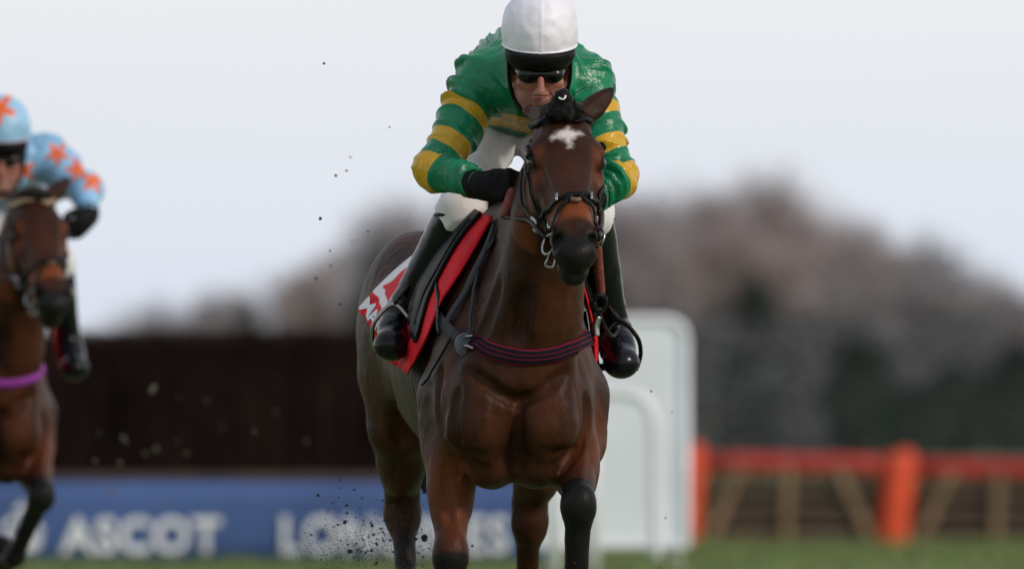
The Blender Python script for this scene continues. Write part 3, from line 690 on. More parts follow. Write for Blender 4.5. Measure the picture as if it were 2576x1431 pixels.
for k in range(4):
    b_ = W(1414+r.gauss(0, 14), 245+r.gauss(0, 8), -.25); e_ = b_+np.array([r.gauss(0,.035), r.uniform(0,.06), r.uniform(.0,.03)]); m_ = (b_+e_)/2+np.array([0, 0, .012])
    v, f = tube_vf(spline([b_, m_, e_], 4), np.linspace(.0012, .0004, 9), 4, False, len(V)); V += v; F += f
pyobj('forelock', V, F, m_hair, horse, True)
V, F = [], []; r = random.Random(2)
for k in range(420):
    b = np.array([-.155+r.gauss(0,.02), 1.80+r.uniform(-.02,.03), 1.33+r.gauss(0,.02)]); e = np.array([-.262+r.gauss(.0,.026), 1.98+r.gauss(0,.06), .84+r.uniform(-.05,.15)])
    m_ = (b+e)/2+np.array([r.gauss(0,.03), .12, .10]); v, f = tube_vf(spline([b, m_, e], 4), np.linspace(.007, .003, 9), 4, False, len(V)); V += v; F += f
tag(pyobj('tail', V, F, m_hair, horse, True), kind=None)
#@@TACK
# ------------------------------------------------------------------ the riders
m_skin = mat('skin', (.31, .125, .09), .5, noise=.10, scale=40, bump=.08, bscale=160, col2=(.27, .10, .07))
layer(m_skin, 'lip', (.24, .07, .06), 0, 1); layer(m_skin, 'stubble', (.22, .115, .09), 0, 1.6)
m_glove = mat('black_glove', (.0035, .0035, .0045), .65, noise=.3, scale=50, bump=.3, bscale=110, spec=.15)
m_boot = mat('boot_leather', (.004, .0045, .008), .24, noise=.3, scale=18, bump=.10, bscale=26, spec=.26)
m_breech = mat('white_breeches', (.70, .70, .74), .6, noise=.06, scale=22, bump=.25, bscale=30)
m_lens = mat('dark_lens', (.004, .004, .005), .22, spec=.35); m_shell = mat('helmet_shell', (.005, .005, .006), .5, noise=.3, scale=80, bump=.1, spec=.15)
m_cap = mat('white_cap_silk', (.80, .80, .90), .45, noise=.05, scale=16, bump=.22, bscale=16)
m_green = mat('green_silk', (.002, .215, .098), .29, noise=.25, scale=9, bump=.45, bscale=45, spec=.36, col2=(.0015, .125, .055))
layer(m_green, 'hoop', (.56, .33, .018), -.0012, .0012)
m_blue2 = mat('sky_blue_silk', (.24, .50, .78), .4, noise=.12, scale=10, bump=.2, bscale=50); layer(m_blue2, 'hoop', (.72, .12, .015), -.003, .003)
m_capblue = mat('sky_blue_cap_silk', (.30, .56, .82), .4, noise=.08, scale=14, bump=.15, bscale=20); layer(m_capblue, 'hoop', (.72, .12, .015), -.003, .003)
def hand_prims(wr, d, inw, g=0.0):
    d = unit(d); inw = unit(np.asarray(inw)-d*np.dot(inw, d)); up = np.cross(d, inw); up = up if up[2] > 0 else -up
    wr = np.asarray(wr, float); P = [(ell(wr+d*.050+inw*.004, (.050+g, .017+g, .043+g), np.array([d, inw, up])), .02), (cone(wr-d*.02, wr+d*.03, .027+g, .026+g), .03)]
    for i, (off, ln, back) in enumerate(((.031, .95, .0), (.010, 1.06, .004), (-.011, 1.0, .0), (-.031, .82, -.008))):
        b = wr+d*(.082+back)+up*off+inw*.004; p1 = b+unit(d*.75+inw*.75)*.036*ln; p2 = p1+unit(inw*1.0-d*.45)*.026*ln; p3 = p2+unit(-d*1.0+inw*.15)*.022*ln
        for a, c, r0, r1 in ((b-d*.02, b, .0095, .0105), (b, p1, .0105, .0095), (p1, p2, .0098, .009), (p2, p3, .009, .0078)): P.append((cone(a, c, r0+g, r1+g), .004))
    t0 = wr+d*.028+up*.030+inw*.012; t1 = t0+unit(d*.75+up*.35+inw*.45)*.040; t2 = t1+unit(d*.75+inw*.65-up*.1)*.030
    P += [(cone(t0, t1, .015+g, .011+g), .015), (cone(t1, t2, .011+g, .0088+g), .006)]
    return P
def jockey(root, J, M, silk_field, cap_field=None, fine=True):
    h = .0042 if fine else .007
    O = J['O']; pa = math.radians(J.get('pitch', 10)); ya = math.radians(J.get('yaw', 0))
    f = np.array([math.sin(ya)*math.cos(pa), -math.cos(ya)*math.cos(pa), -math.sin(pa)]); r_ = np.array([math.cos(ya), math.sin(ya), 0]); u = np.cross(r_, -f) if np.cross(r_, -f)[2] > 0 else np.cross(-f, r_)
    u = unit(u); HRj = np.array([r_, f, u]); G = lambda a, b, c: O+r_*a+f*b+u*c
    # --- body
    T = J['torso']                                                        # stations (c, ru, rv) from seat to shoulders
    head = [(ell(G(0,-.01,.035), (.074,.092,.092), HRj), .02), (ell(G(0,.022,-.045), (.054,.062,.075), HRj), .03)]
    for sg in (-1, 1):
        head += [(cone(G(sg*.050,-.005,-.055), G(sg*.018,.066,-.096), .022, .020), .02), (ell(G(sg*.040,.062,-.024), (.024,.022,.018), HRj), .018), (ell(G(sg*.014,.106,-.045), (.0085,.010,.008), HRj), .006),
                 (ell(G(sg*.078,-.012,-.012), (.009,.02,.032), HRj), .008), (ell(G(sg*.034,.060,-.062), (.020,.02,.024), HRj), .02)]
    head += [(ell(G(0,.080,-.100), (.020,.017,.017), HRj), .02), (cone(G(0,.084,.004), G(0,.112,-.036), .0085, .011), .014), (ell(G(0,.116,-.041), (.0115,.011,.010), HRj), .008), (cone(G(-.038,.078,.020), G(.038,.078,.020), .012, .012), .015),
             (ell(G(0,.088,-.0645), (.021,.0085,.0048), HRj), .006), (ell(G(0,.0865,-.0735), (.018,.0085,.0060), HRj), .006)]
    body = list(head)+[(cone(G(0,-.035,-.06), J['neck'], .056, .062), .04), (loft([(c, a*.84, b*.80) for c, a, b in T], 3), .04)]
    for k in 'LR':
        sh, el_, wr, hd = J['sh'+k], J['el'+k], J['wr'+k], J['hd'+k]
        body += [(ell(sh, .052), .05), (cone(sh, el_, .050, .040), .03), (cone(el_, wr, .039, .027), .02)]
        body += hand_prims(wr, hd-wr, J['in'+k])
        hp, kn, an, to = J['hp'+k], J['kn'+k], J['an'+k], J['to'+k]
        body += [(cone(hp, kn, .060, .044), .03), (cone(kn, an, .048, .032), .03), (cone(an, to, .034, .030), .02)]
    subs = [(cone(G(-.020,.099,-.0690), G(.020,.099,-.0690), .0022, .0022), .003)]
    for sg in (-1, 1): subs += [(ell(G(sg*.030,.088,.000), (.014,.010,.009), HRj), .012), (ell(G(sg*.007,.115,-.051), (.004,.006,.003), HRj), .003)]
    at = {'lip': lambda V: smooth01(.027-np.sqrt((((V-G(0,.095,-.069))@r_)*1.0)**2+(((V-G(0,.095,-.069))@u)*2.3)**2), -.002, .006)*((V-O)@f > .07),
          'stubble': lambda V: smooth01(-((V-O)@u), .045, .075)*((V-O)@f > .0)}
    sculpt('body', body, .0044 if fine else .007, m_skin, root, .02, subs, attrs=at)
    # --- silks
    pr = [(loft(T, 3), .03), (cone(J['neck']+(0,-.0,0), J['neck']+u*.03, .075, .070), .05)]
    for k in 'LR':
        sh, el_, wr = J['sh'+k], J['el'+k], J['wr'+k]; e2 = wr*.86+el_*.14
        pr += [(ell(sh, .070), .06), (cone(sh, el_, .064, .056), .05), (ell(el_, .054), .03), (cone(el_, e2, .052, .037), .03)]
        pr += [(ell(sh*.55+el_*.45+(0,.01,-.012), (.058,.06,.085)), .04)]
    arms = [(J['sh'+k], J['el'+k], J['wr'+k]) for k in 'LR']
    def disp(V, Gr):
        d = np.zeros(len(V)); best = np.full(len(V), 9.)
        ax = np.zeros((len(V), 3)); 
        for a, b, c in arms:
            for p, q in ((a, b), (b, c)):
                dist, t = segdist(V, p, q); m = dist < best; best[m] = dist[m]; ax[m] = unit(q-p)
        onarm = smooth01(-best, -.10, -.075)
        s = (V*ax).sum(1); lat = V-ax*s[:,None]
        Wp = np.array([tuple(mnoise.noise_vector(Vector(v)*7)) for v in V]); lat = lat+Wp*.05; s = s+Wp[:,0]*.018
        P = lat*6+ax*(s*30)[:,None]+np.array([0,0,1])*(s*7)[:,None]; n1 = np.array([mnoise.noise(p) for p in P])
        P2 = V*np.array([26, 8, 10])+np.array([V[:,2]*9, V[:,0]*4, V[:,0]*6]).T; n2 = np.array([mnoise.noise(p+np.array([7.1, 2, 3])) for p in P2])
        n3 = np.array([mnoise.noise(p*22) for p in V])
        P4 = lat*15+ax*(s*62)[:,None]+np.array([0,0,1])*(s*16)[:,None]; n4 = np.array([mnoise.noise(p+np.array([3.1, 9, 5])) for p in P4])
        rd = lambda n: 1.5*np.clip(1-2.6*np.abs(n), 0, 1)**1.6-.5
        msk = .35+1.1*smooth01(np.array([mnoise.noise(p*6+Vector((3,1,8))) for p in [Vector(v) for v in V]]), -.15, .45)
        return msk*J.get('fold', 1)*(onarm*(.0058*rd(n1)*1.75+.0017*rd(n4)+.003*n3)+(1-onarm)*(.0075*rd(n2)+.003*n3))-.002
    sculpt('silks', pr, h, M['silk'], root, .03, attrs={'hoop': silk_field}, disp=disp)
    # --- breeches, boots, gloves
    pr = [(ell(J['pel'], (.145,.15,.085)), .04)]
    for k in 'LR':
        hp, kn = J['hp'+k], J['kn'+k]; pr += [(cone(hp, kn, .078, .060), .04), (ell(kn, .060), .03)]
    sculpt('breeches', pr, h*1.25, m_breech, root, .03, disp=lambda V, Gr: .005*(1-2*np.abs(nz(V*np.array([1,.6,1.3]), 13, 3.))))
    for k in 'LR':
        kn, an, to = J['kn'+k], J['an'+k], J['to'+k]; sx = unit(np.cross(an-kn, [0, 1, 0]))
        fd = unit(to-an); dn = np.array([0,0,-1.]); mid = an*.5+to*.5
        d1 = unit(an-kn)
        pr = [(loft([(kn+d1*.020, .062, .064), (kn*.72+an*.28+(0,.014,0), .059, .066), (kn*.4+an*.6+(0,.006,0), .050, .054), (an-d1*.03, .042, .045)], 3, (1,0,0)), .02),
              (cone(an, an+fd*.07, .045, .043), .03), (cone(an+fd*.06+dn*.012, to, .042, .038), .03), (ell(to, (.046,.045,.034)), .03), (ell(an+dn*.045+np.array([0,.035,0]), (.036,.040,.026)), .03)]
        sculpt('boot', pr, h, m_boot, root, .02, disp=lambda V, Gr, an=an: .0034*smooth01(-np.linalg.norm(V-an, axis=1), -.17, -.03)*(1-2*np.abs(nz(V*np.array([.5,.5,1.6]), 30)))+.0012*nz(V, 30, 9.))
        tr = spline([kn+d1*.012+.062*np.array([math.cos(a), math.sin(a), 0])*1.04 for a in np.linspace(0, 2*math.pi, 13)], 3); 
        tube('boot_top', tr, .006, m_boot, root, 6, 1)
        wr, hd, el_ = J['wr'+k], J['hd'+k], J['el'+k]; fd = unit(wr-el_)
        pr = hand_prims(wr, hd-wr, J['in'+k], .0035)+[(cone(wr-fd*.035, wr+fd*.0, .036, .031), .02)]
        sculpt('glove', pr, .0042 if fine else .006, m_glove, root, .006, disp=lambda V, Gr: .0015*nz(V, 60))
    # --- goggles and helmet
    sculpt('goggles', [(ell(G(0,.048,.004), (.068,.050,.026), HRj), .01), (ell(G(-.031,.078,.001), (.031,.024,.024), HRj), .01), (ell(G(.031,.078,.001), (.031,.024,.024), HRj), .01)], .003, m_lens, root, .01,
           subs=[(ell(G(0,.10,-.026), (.013,.03,.016), HRj), .006)])
    hc = G(0,-.006,.062)
    hel = link('helmet', *(lambda r: (r[0].data, None))(sculpt('helmet', [(ell(hc, (.093,.112,.105), HRj), .01), (ell(G(0,-.05,.0), (.082,.06,.07), HRj), .03)], h*.9, m_shell, None, .01, clips=[(G(0,0,-.03), u+.0*f)])), root, True)
    bpy.data.objects.remove([o for o in bpy.data.objects if o.data is hel.data and o is not hel][0])
    hel.name = 'helmet'
    cutp = G(0,0,.064); cn_ = unit(u*.999+f*.03)
    sculpt('cap_cover', [(ell(G(0,-.006,.086), (.0985,.117,.118), HRj), .01), (ell(G(0,-.008,.128), (.0925,.108,.085), HRj), .03)], h*.8, M['cap'], hel, .01, clips=[(cutp, cn_)],
           attrs={'hoop': cap_field} if cap_field else None, disp=lambda V, Gr: .0016*(1-2.4*np.abs(nz(V*np.array([1.2,1,1.3]), 11)))+.0016*nz(V, 40, 3.)+.0012*(np.abs((V-O)@r_) < .004))
    ring = [G(.0985*math.cos(a), -.004+.114*math.sin(a), .066) for a in np.linspace(0, 2*math.pi, 41)]; tube('cap_hem', ring, .0030, M['cap'], hel, 6, 1)
    sculpt('peak', [(ell(G(0,.034,.052), (.094,.092,.058), HRj), .01)], h*.7, m_shell, hel, .01, subs=[(ell(G(0,.024,.000), (.084,.088,.032), HRj), .006)], clips=[(G(0,0,.062), -u), (G(0,.02,0), f)])
    for sg in (-1, 1):
        tube('chin_strap', [G(sg*.082,.02,.03), G(sg*.080,.012,-.03), G(sg*.064,.015,-.085), G(sg*.03,.05,-.118), G(0,.062,-.122)], .006, m_shell, hel, 6)
    return G

A = np.array
J1 = dict(O=W(1357, 173, .12), pitch=14, yaw=2, neck=W(1352, 215, .30), fold=1.0,
    torso=[(W(1262, 292, 1.02), .135, .105), (W(1280, 255, .86), .148, .118), (W(1310, 200, .66), .158, .135), (W(1338, 192, .48), .165, .138), (W(1347, 205, .36), .135, .115)],
    shL=W(1212, 204, .40), elL=W(1096, 425, .27), wrL=W(1212, 468, .12), hdL=W(1290, 462, .05), inL=(.75, -.2, -.1),
    shR=W(1472, 204, .40), elR=W(1548, 446, .27), wrR=W(1488, 505, .13), hdR=W(1420, 500, .05), inR=(-.75, -.2, -.1),
    pel=W(1268, 285, 1.0), hpL=W(1256, 300, .92), knL=W(1160, 532, .46), anL=W(1003, 800, .66), toL=W(985, 868, .52),
    hpR=W(1335, 295, .92), knR=W(1482, 540, .50), anR=W(1545, 838, .74), toR=W(1563, 912, .60))
def silk1(V):
    out = np.full(len(V), -1.); best = np.full(len(V), 9.)
    for k in 'LR':
        sh, el_, wr = J1['sh'+k], J1['el'+k], J1['wr'+k]; L1 = np.linalg.norm(el_-sh)
        d1, t1 = segdist(V, sh, el_); d2, t2 = segdist(V, el_, wr); L2 = np.linalg.norm(wr-el_)
        low = d2-.052 < d1-.062
        # hoops lean down towards the inside of the arm
        tilt = (V[:,0]-(sh+(el_-sh)*t1[:,None])[:,0])*(-.14 if k == 'L' else .14)
        s = np.where(low, L1+t2*L2, t1*L1)+np.where(low, 0, tilt)
        wv = .008*nz(V, 11, 1.)+.005*nz(V, 26, 4.)
        f = np.maximum.reduce([.0165-np.abs(s+wv-.395*L1), .024-np.abs(s+wv-.735*L1), .025-np.abs(s+wv-L1*1.05)])
        d = np.minimum(d1-.064, d2-.052)+.004; m = (d < best) & (t1 > .12); best[m] = d[m]; out[m] = f[m]
    tb = np.full(len(V), 9.)
    c0, c1 = J1['torso'][0][0], J1['torso'][-1][0]; ax = unit(c1-c0); sT = (V-c0)@ax
    pm = W(1285, 306, .45); zz = V[:,2]-pm[2]+.22*(V[:,0]-pm[0])+.004*nz(V, 12, 6.)
    band = np.where((V[:,1] < .8) | (V[:,2] < pm[2]), np.maximum(.016-np.abs(zz), .006-np.abs(zz+.040)), -1)
    tor = (best > .03); out[tor] = band[tor]; return out
rider = empty('person', W(1330, 400, .6)); tag(rider, 'jockey in green silks with yellow hoops and white cap crouched on the brown horse with the star', 'jockey', 'mounted jockeys')
jockey(rider, J1, dict(silk=m_green, cap=m_cap), silk1)
#@@TACK
# ------------------------------------------------------------------ tack
m_navy = mat('navy_webbing', (.010, .010, .020), .75, spec=.08, noise=.2, scale=60, bump=.3, bscale=200)
t_ = m_navy.node_tree; a_ = t_.nodes.new('ShaderNodeAttribute'); a_.attribute_name = 'band'; rp = t_.nodes.new('ShaderNodeValToRGB'); ce = rp.color_ramp
ab = t_.nodes.new('ShaderNodeMath'); ab.operation = 'ABSOLUTE'; t_.links.new(a_.outputs['Fac'], ab.inputs[0]); t_.links.new(ab.outputs[0], rp.inputs[0])
ce.elements[0].position = 0; ce.elements[0].color = (.009, .009, .018, 1); ce.elements[1].position = 1; ce.elements[1].color = (.15, .009, .024, 1)
for p_, c_ in ((.20, (.009, .009, .018, 1)), (.23, (.15, .009, .024, 1)), (.33, (.15, .009, .024, 1)), (.36, (.009, .009, .018, 1)), (.82, (.009, .009, .018, 1)), (.85, (.17, .009, .024, 1))):
    e = ce.elements.new(p_); e.color = c_
t_.links.new(rp.outputs[0], t_.nodes['Principled BSDF'].inputs['Base Color'])
m_purple = mat('purple_webbing', (.24, .025, .30), .7, noise=.15, scale=40)
m_red = mat('red_cloth', (.70, .008, .022), .7, spec=.2, noise=.15, scale=14, bump=.25, bscale=40)
layer(m_red, 'white_area', (.74, .72, .76), -.004, .004)
m_redp = mat('plain_red_cloth', (.68, .008, .022), .7, spec=.2, noise=.15, scale=14, bump=.25, bscale=40)
m_brick = mat('rubber_rein', (.20, .045, .030), .7, noise=.2, scale=60, bump=.4, bscale=160)
m_grey = mat('grey_elastic', (.030, .031, .040), .8, noise=.2, scale=60, bump=.3, bscale=160)
m_fleece = mat('grey_fleece', (.075, .088, .125), .95, noise=.25, scale=50, bump=.8, bscale=120, sheen=.3)
m_pale = mat('pale_leather', (.42, .31, .19), .5, noise=.2, scale=40)
m_brown = mat('tan_leather', (.15, .085, .045), .5, noise=.2, scale=40)
def surf(pts, off, n=6, y0=-1.0):
    """strap over the horse: points are (px, py) seen from the front, or 3-D, laid on the coat"""
    P = []
    for p in pts:
        if len(p) == 2:
            h = HF.hit(p[0], p[1], y0); P.append(h if h is not None else W(p[0], p[1], .2))
        else: P.append(np.array(p, float))
    P = spline(P, n); P = HF.proj(P, off); return P, HF.grad(P)
def strap(name, pts, w, m, parent, off=.004, th=.004, n=6, attr=None, y0=-1.0):
    P, G = surf(pts, off, n, y0); return ribbon(name, P, G, w, th, m, parent, attr)
def bridle(root, mh, brow_m, metal=True):
    b = empty('bridle', HA-np.array(root.location)); b.parent = root
    strap('browband', [(1334, 338), (1352, 314), (1385, 300), (1425, 296), (1465, 302), (1503, 326)], .018, brow_m, b, .006, .006)
    strap('cheekpiece', [(1336, 338), (1328, 372), (1330, 420), (1338, 475), (1356, 530), (1385, 588)], .0115, m_leather, b)
    strap('cheekpiece', [(1503, 326), (1518, 372), (1519, 420), (1514, 475), (1505, 530), (1500, 575)], .0115, m_leather, b)
    strap('noseband', [(1362, 552), (1380, 530), (1402, 508), (1432, 493), (1462, 491), (1488, 505), (1502, 528)], .014, mh, b, .005, .004)
    strap('drop_strap', [(1438, 494), (1424, 512), (1404, 545), (1392, 585)], .012, m_leather, b, .006)
    strap('drop_strap', [(1454, 492), (1476, 512), (1490, 545), (1498, 580)], .012, m_leather, b, .006)
    P, G = surf([(1437, 509), (1447, 511), (1457, 509)], .010, 4); ribbon('nose_pad', P, G, .013, .006, m_brown, b)
    for px, py in ((1408, 503), (1478, 498), (1392, 570)) if metal else ():
        P, G = surf([(px, py-9), (px, py+9)], .011, 4); ribbon('buckle', P, G, .008, .004, m_steel, b)
    c = W(1392, 612, -.45); s0 = HF.proj([c], .012)[0]
    ring = lambda c, r, e1, e2, k=20: [c+r*(math.cos(a)*e1+math.sin(a)*e2) for a in np.linspace(0, 2*math.pi, k+1)]
    e1 = unit(hax+.15*hs); e2 = unit(np.cross(e1, unit(-hs*.8+hn*.5)))
    tube('bit_ring', ring(s0, .028, e1, e2), .0042, m_steel, b, 8, 1)
    tube('bit_loop', [s0+e1*.028, W(1378, 652, -.50), W(1372, 668, -.50), W(1392, 670, -.50), W(1400, 640, -.50)], .0036, m_steel, b, 6)
    s1 = HF.proj([W(1500, 600, -.45)], .010)[0]; tube('bit_ring', ring(s1, .026, e1, e2), .004, m_steel, b, 8, 1)
    # reins
    hL = J1['wrL']+unit(J1['hdL']-J1['wrL'])*.085
    tube('rein', [s0-e1*.02, W(1352, 578, -.38), W(1332, 556, -.28), W(1300, 550, -.12), W(1268, 546, .0)], [.006, .0065, .0065, .006, .005], m_leather, b, 8)
    tube('rein_grip', [W(1268, 546, .0), W(1276, 524, .02), W(1285, 500, .045), W(1288, 478, .06)], [.011, .016, .017, .013], m_brick, b, 8)
    tube('rein_keeper', [W(1338, 548, -.30), W(1350, 560, -.335), W(1346, 578, -.35), W(1360, 585, -.385)], .006, m_steel, b, 6)
    tube('rein', [s1, W(1512, 560, -.25), W(1510, 530, -.05), W(1490, 508, .04)], .0085, m_leather, b, 8)
    tube('rein_grip', [W(1488, 520, .08), W(1500, 600, .16), W(1506, 680, .22), W(1512, 738, .26)], [.010, .013, .014, .012], m_brick, b, 8)
    strap('throat_lash', [(1322, 430), (1318, 480), (1326, 520), (1346, 548)], .011, m_leather, b, .007)
    return b
def breast_girth(root, m, left=True, w=.044):
    o = empty('breast_girth', np.array([0, 0, 1.2])-np.array(root.location)); o.parent = root
    strap('webbing', [(1172, 858), (1196, 866), (1250, 886), (1320, 897), (1390, 891), (1445, 873), (1490, 846), (.225, .40, 1.22), (.215, .56, 1.22)], w, m, o, .004, .004, 8, 'band')
    return o
FE = []
for p in ((1266, 556), (1236, 612), (1196, 690), (1155, 762), (1106, 850), (1060, 928)):
    h = HF.hit(*p); q = h if h is not None and h[1] > .2 else W(*p, .24); FE.append(q if p[1] < 900 else W(*p, .46))
FE = HF.proj(FE, .014); FEs = spline(FE, 10)
def cloth_point(sg, u, v, off):
    """a point of the saddle cloth: u runs back from the shoulder, v down the side"""
    u, v = np.asarray(u, float), np.asarray(v, float); k = np.linspace(0, 1, len(FEs)); fx, fy, fz = [np.interp(v, k, FEs[:,i]) for i in range(3)]
    fy = np.where(sg < 0, fy, np.maximum(fy, .42))
    rz = 1.55+((1.30 if sg < 0 else 1.30)-1.55)*v; w = u**.9
    y = fy*(1-w)+1.05*w; z = fz*(1-w)+rz*w-.05*np.sin(w*math.pi)*v*(sg < 0)
    cx = np.interp(y, [.26, .48, .75, 1.05, 1.32], [0, -.02, -.05, -.085, -.115]); x0 = cx+sg*(.03+.25*np.sqrt(np.clip(v*1.1, 0, 1)))
    x = fx*(1-w)+x0*w if sg < 0 else x0
    P = np.stack([x, y, z], 1); P0 = P.copy()
    for _ in range(2): P = HF.proj(P, off, 8); P[:,1] = P0[:,1]; P[:,2] = .6*P0[:,2]+.4*P[:,2]
    P = HF.proj(P, off, 4); fl = smooth01(u, .55, 1.0)*v*v; tipf = smooth01(v, .80, 1)*(1-smooth01(u, 0, .18))*(sg < 0)
    P[:,0] += sg*(.012*v+.050*fl+.006*v*np.sin(u*23+v*4)+.003*v*np.sin(u*51+2))-.022*tipf; P[:,1] -= .03*tipf; P[:,2] += .012*fl-.012*tipf
    return P
def grid_uv(nu, nv, u0=0, u1=1, v0=0, v1=1):
    U, Vv = np.meshgrid(np.linspace(u0, u1, nu+1), np.linspace(v0, v1, nv+1), indexing='ij')
    F = [(i*(nv+1)+j, (i+1)*(nv+1)+j, (i+1)*(nv+1)+j+1, i*(nv+1)+j+1) for i in range(nu) for j in range(nv)]; return U.ravel(), Vv.ravel(), F
def cloth(root, plain=False):
    o = empty('saddle_cloth', np.array([0, .7, 1.5])-np.array(root.location)); o.parent = root
    for sg in (-1, 1):
        uu, vv, F = grid_uv(48, 30); V = cloth_point(sg, uu, vv, .013)
        q = pyobj('flap', V, F, m_redp if plain else m_red, o, True); md = q.modifiers.new('thick', 'SOLIDIFY'); md.thickness = .005; md.offset = 0
        if not plain:
            wa = np.minimum.reduce([uu-.50, .80-vv])*.5; z_ = np.abs(((uu-.50)*2.2+vv*1.3) % 1.0-.5)
            tri = np.maximum(np.abs(uu-.80)*1.0-(vv-.42)*.55, np.maximum(.42-vv, vv-.72))
            setattr_(q.data, 'white_area', np.minimum(wa, tri*.6))
            if sg < 0:
                c = bpy.data.curves.new('t', 'FONT'); c.body = 'MAT'; c.size = 1; c.offset = .03; c.resolution_u = 3; ob = bpy.data.objects.new('t', c); COL.objects.link(ob)
                me = bpy.data.meshes.new_from_object(ob.evaluated_get(bpy.context.evaluated_depsgraph_get())); bpy.data.objects.remove(ob)
                co = np.empty(len(me.vertices)*3); me.vertices.foreach_get('co', co); co = co.reshape(-1, 3); co = (co-co.min(0))/(np.ptp(co, 0)+1e-9)
                Q = cloth_point(sg, .985-.30*co[:,0], .975-.135*co[:,1], .013)+np.array([-.0045, -.004, 0]); me.vertices.foreach_set('co', Q.astype(np.float32).ravel()); me.update()
                link('lettering', me, m_white, o)
    return o
def saddle(root):
    o = empty('saddle', np.array([-.05, .8, 1.55])-np.array(root.location)); o.parent = root
    sculpt('seat', [(loft([((-.02, .52, 1.585), .075, .045), ((-.04, .70, 1.565), .095, .035), ((-.06, .88, 1.56), .12, .035), ((-.075, 1.0, 1.585), .10, .03)], 3), .03)], .006, m_leather, o)
    for sg in (-1, 1):
        uu, vv, F = grid_uv(20, 24, 0, 1, 0, 1); u2 = .085+.05*vv+(.36-.16*vv**2)*uu; V = cloth_point(sg, u2, .0+(.84-.10*uu)*vv, .022)
        q = pyobj('flap', V, F, m_leather, o, True); md = q.modifiers.new('thick', 'SOLIDIFY'); md.thickness = .008; md.offset = 0
        P = cloth_point(sg, np.array([.12, .125, .14, .17, .19]), np.array([.06, .22, .40, .58, .74]), .027)
        tube('flap_seam', P, [.0022, .0025, .0025, .0025, .002], m_leather, o, 8)
    return o
def stirrup(root, k, J):
    an, to, kn = J['an'+k], J['to'+k], J['kn'+k]; o = empty('stirrup', an-np.array(root.location)); o.parent = root
    fd = unit(to-an); c = an*.35+to*.65; sd_ = unit(np.cross(fd, [0,0,1])); up = unit(np.cross(sd_, fd)); up = up if up[2] > 0 else -up
    top = c+up*.080-fd*.03
    P = [c-sd_*.054-up*.045, c-sd_*.060+up*.0, c-sd_*.045+up*.05, top, c+sd_*.045+up*.05, c+sd_*.060, c+sd_*.054-up*.045]
    tube('iron', P, .0062, m_steel if k == 'L' else m_leather, o, 8); tube('tread', [c-sd_*.056-up*.046, c+sd_*.056-up*.046], .010, m_leather, o, 8, 1)
    q = HF.proj([kn+np.array([.05 if k == 'L' else -.05, .12, -.02])], .045)[0]
    P = spline([top, top*.5+q*.5+np.array([.012 if k == 'L' else -.012, 0, 0]), q], 5); ribbon('leather', P, [np.array([-1 if k == 'L' else 1, -.4, 0])]*len(P), .022, .004, m_leather, o)
    return o
def tack(root, J, girth_m, plain=False, brow=None, irons=True):
    bridle(root, m_leather, brow or m_leather); breast_girth(root, girth_m, w=.044 if not plain else .03); cloth(root, plain); saddle(root)
    strap('girth', [(-.235, .50, 1.30), (-.262, .50, 1.18), (-.22, .50, .98), (-.08, .48, .845)], .075, m_grey, root, .006, .006)
    strap('girth', [(.195, .50, 1.30), (.215, .50, 1.18), (.17, .50, .98), (.03, .48, .845)], .075, m_grey, root, .006, .006)
    if irons: stirrup(root, 'L', J); stirrup(root, 'R', J)
tack(horse, J1, m_navy)
# straps seen on the near shoulder
strap('breastplate_strap', [(1252, 566), (1232, 628), (1196, 700), (1160, 768), (1128, 828)], .026, m_grey, horse, .010, .005)
strap('neck_strap', [(1250, 600), (1224, 648), (1206, 700), (1196, 760), (1190, 810), (1189, 868)], .010, m_grey, horse, .008, .004)
strap('billet_strap', [(1112, 690), (1118, 740), (1122, 790), (1124, 850)], .012, m_leather, horse, .022, .004)
strap('loose_strap', [(1150, 838), (1128, 880), (1104, 920), (1072, 968)], .010, m_leather, horse, .010, .004)
P, G = surf([(1112, 800), (1136, 832), (1160, 854)], .010, 5); ribbon('buckle_strap', P, G, .030, .006, m_grey, horse)
c = HF.hit(1172, 868); g = HF.grad([c])[0]; sculpt('fleece_pad', [(ell(c+g*.006, (.026, .030, .030)), .01), (ell(c+g*.006+np.array([.008,0,-.008]), (.022, .026, .026)), .01)], .004, m_fleece, horse, disp=lambda V, Gr: .002*nz(V, 110))
for py in (852, 878):
    P, G = surf([(1178, py), (1192, py+2), (1200, py+4)], .014, 4); ribbon('buckle', P, G, .006, .004, m_steel, horse)
tube('side_buckle', [W(1492, 752, .20), W(1506, 742, .20), W(1520, 752, .21), W(1514, 776, .22), W(1496, 778, .21), W(1490, 760, .20)], .010, m_leather, horse, 8)
tube('side_buckle', [W(1505, 795, .22), W(1498, 822, .22), W(1500, 846, .22)], .010, m_steel, horse, 8)
tube('hanging_strap', [W(1508, 788, .30), W(1520, 820, .36), W(1540, 846, .44), W(1556, 826, .5)], .006, m_leather, horse, 6)

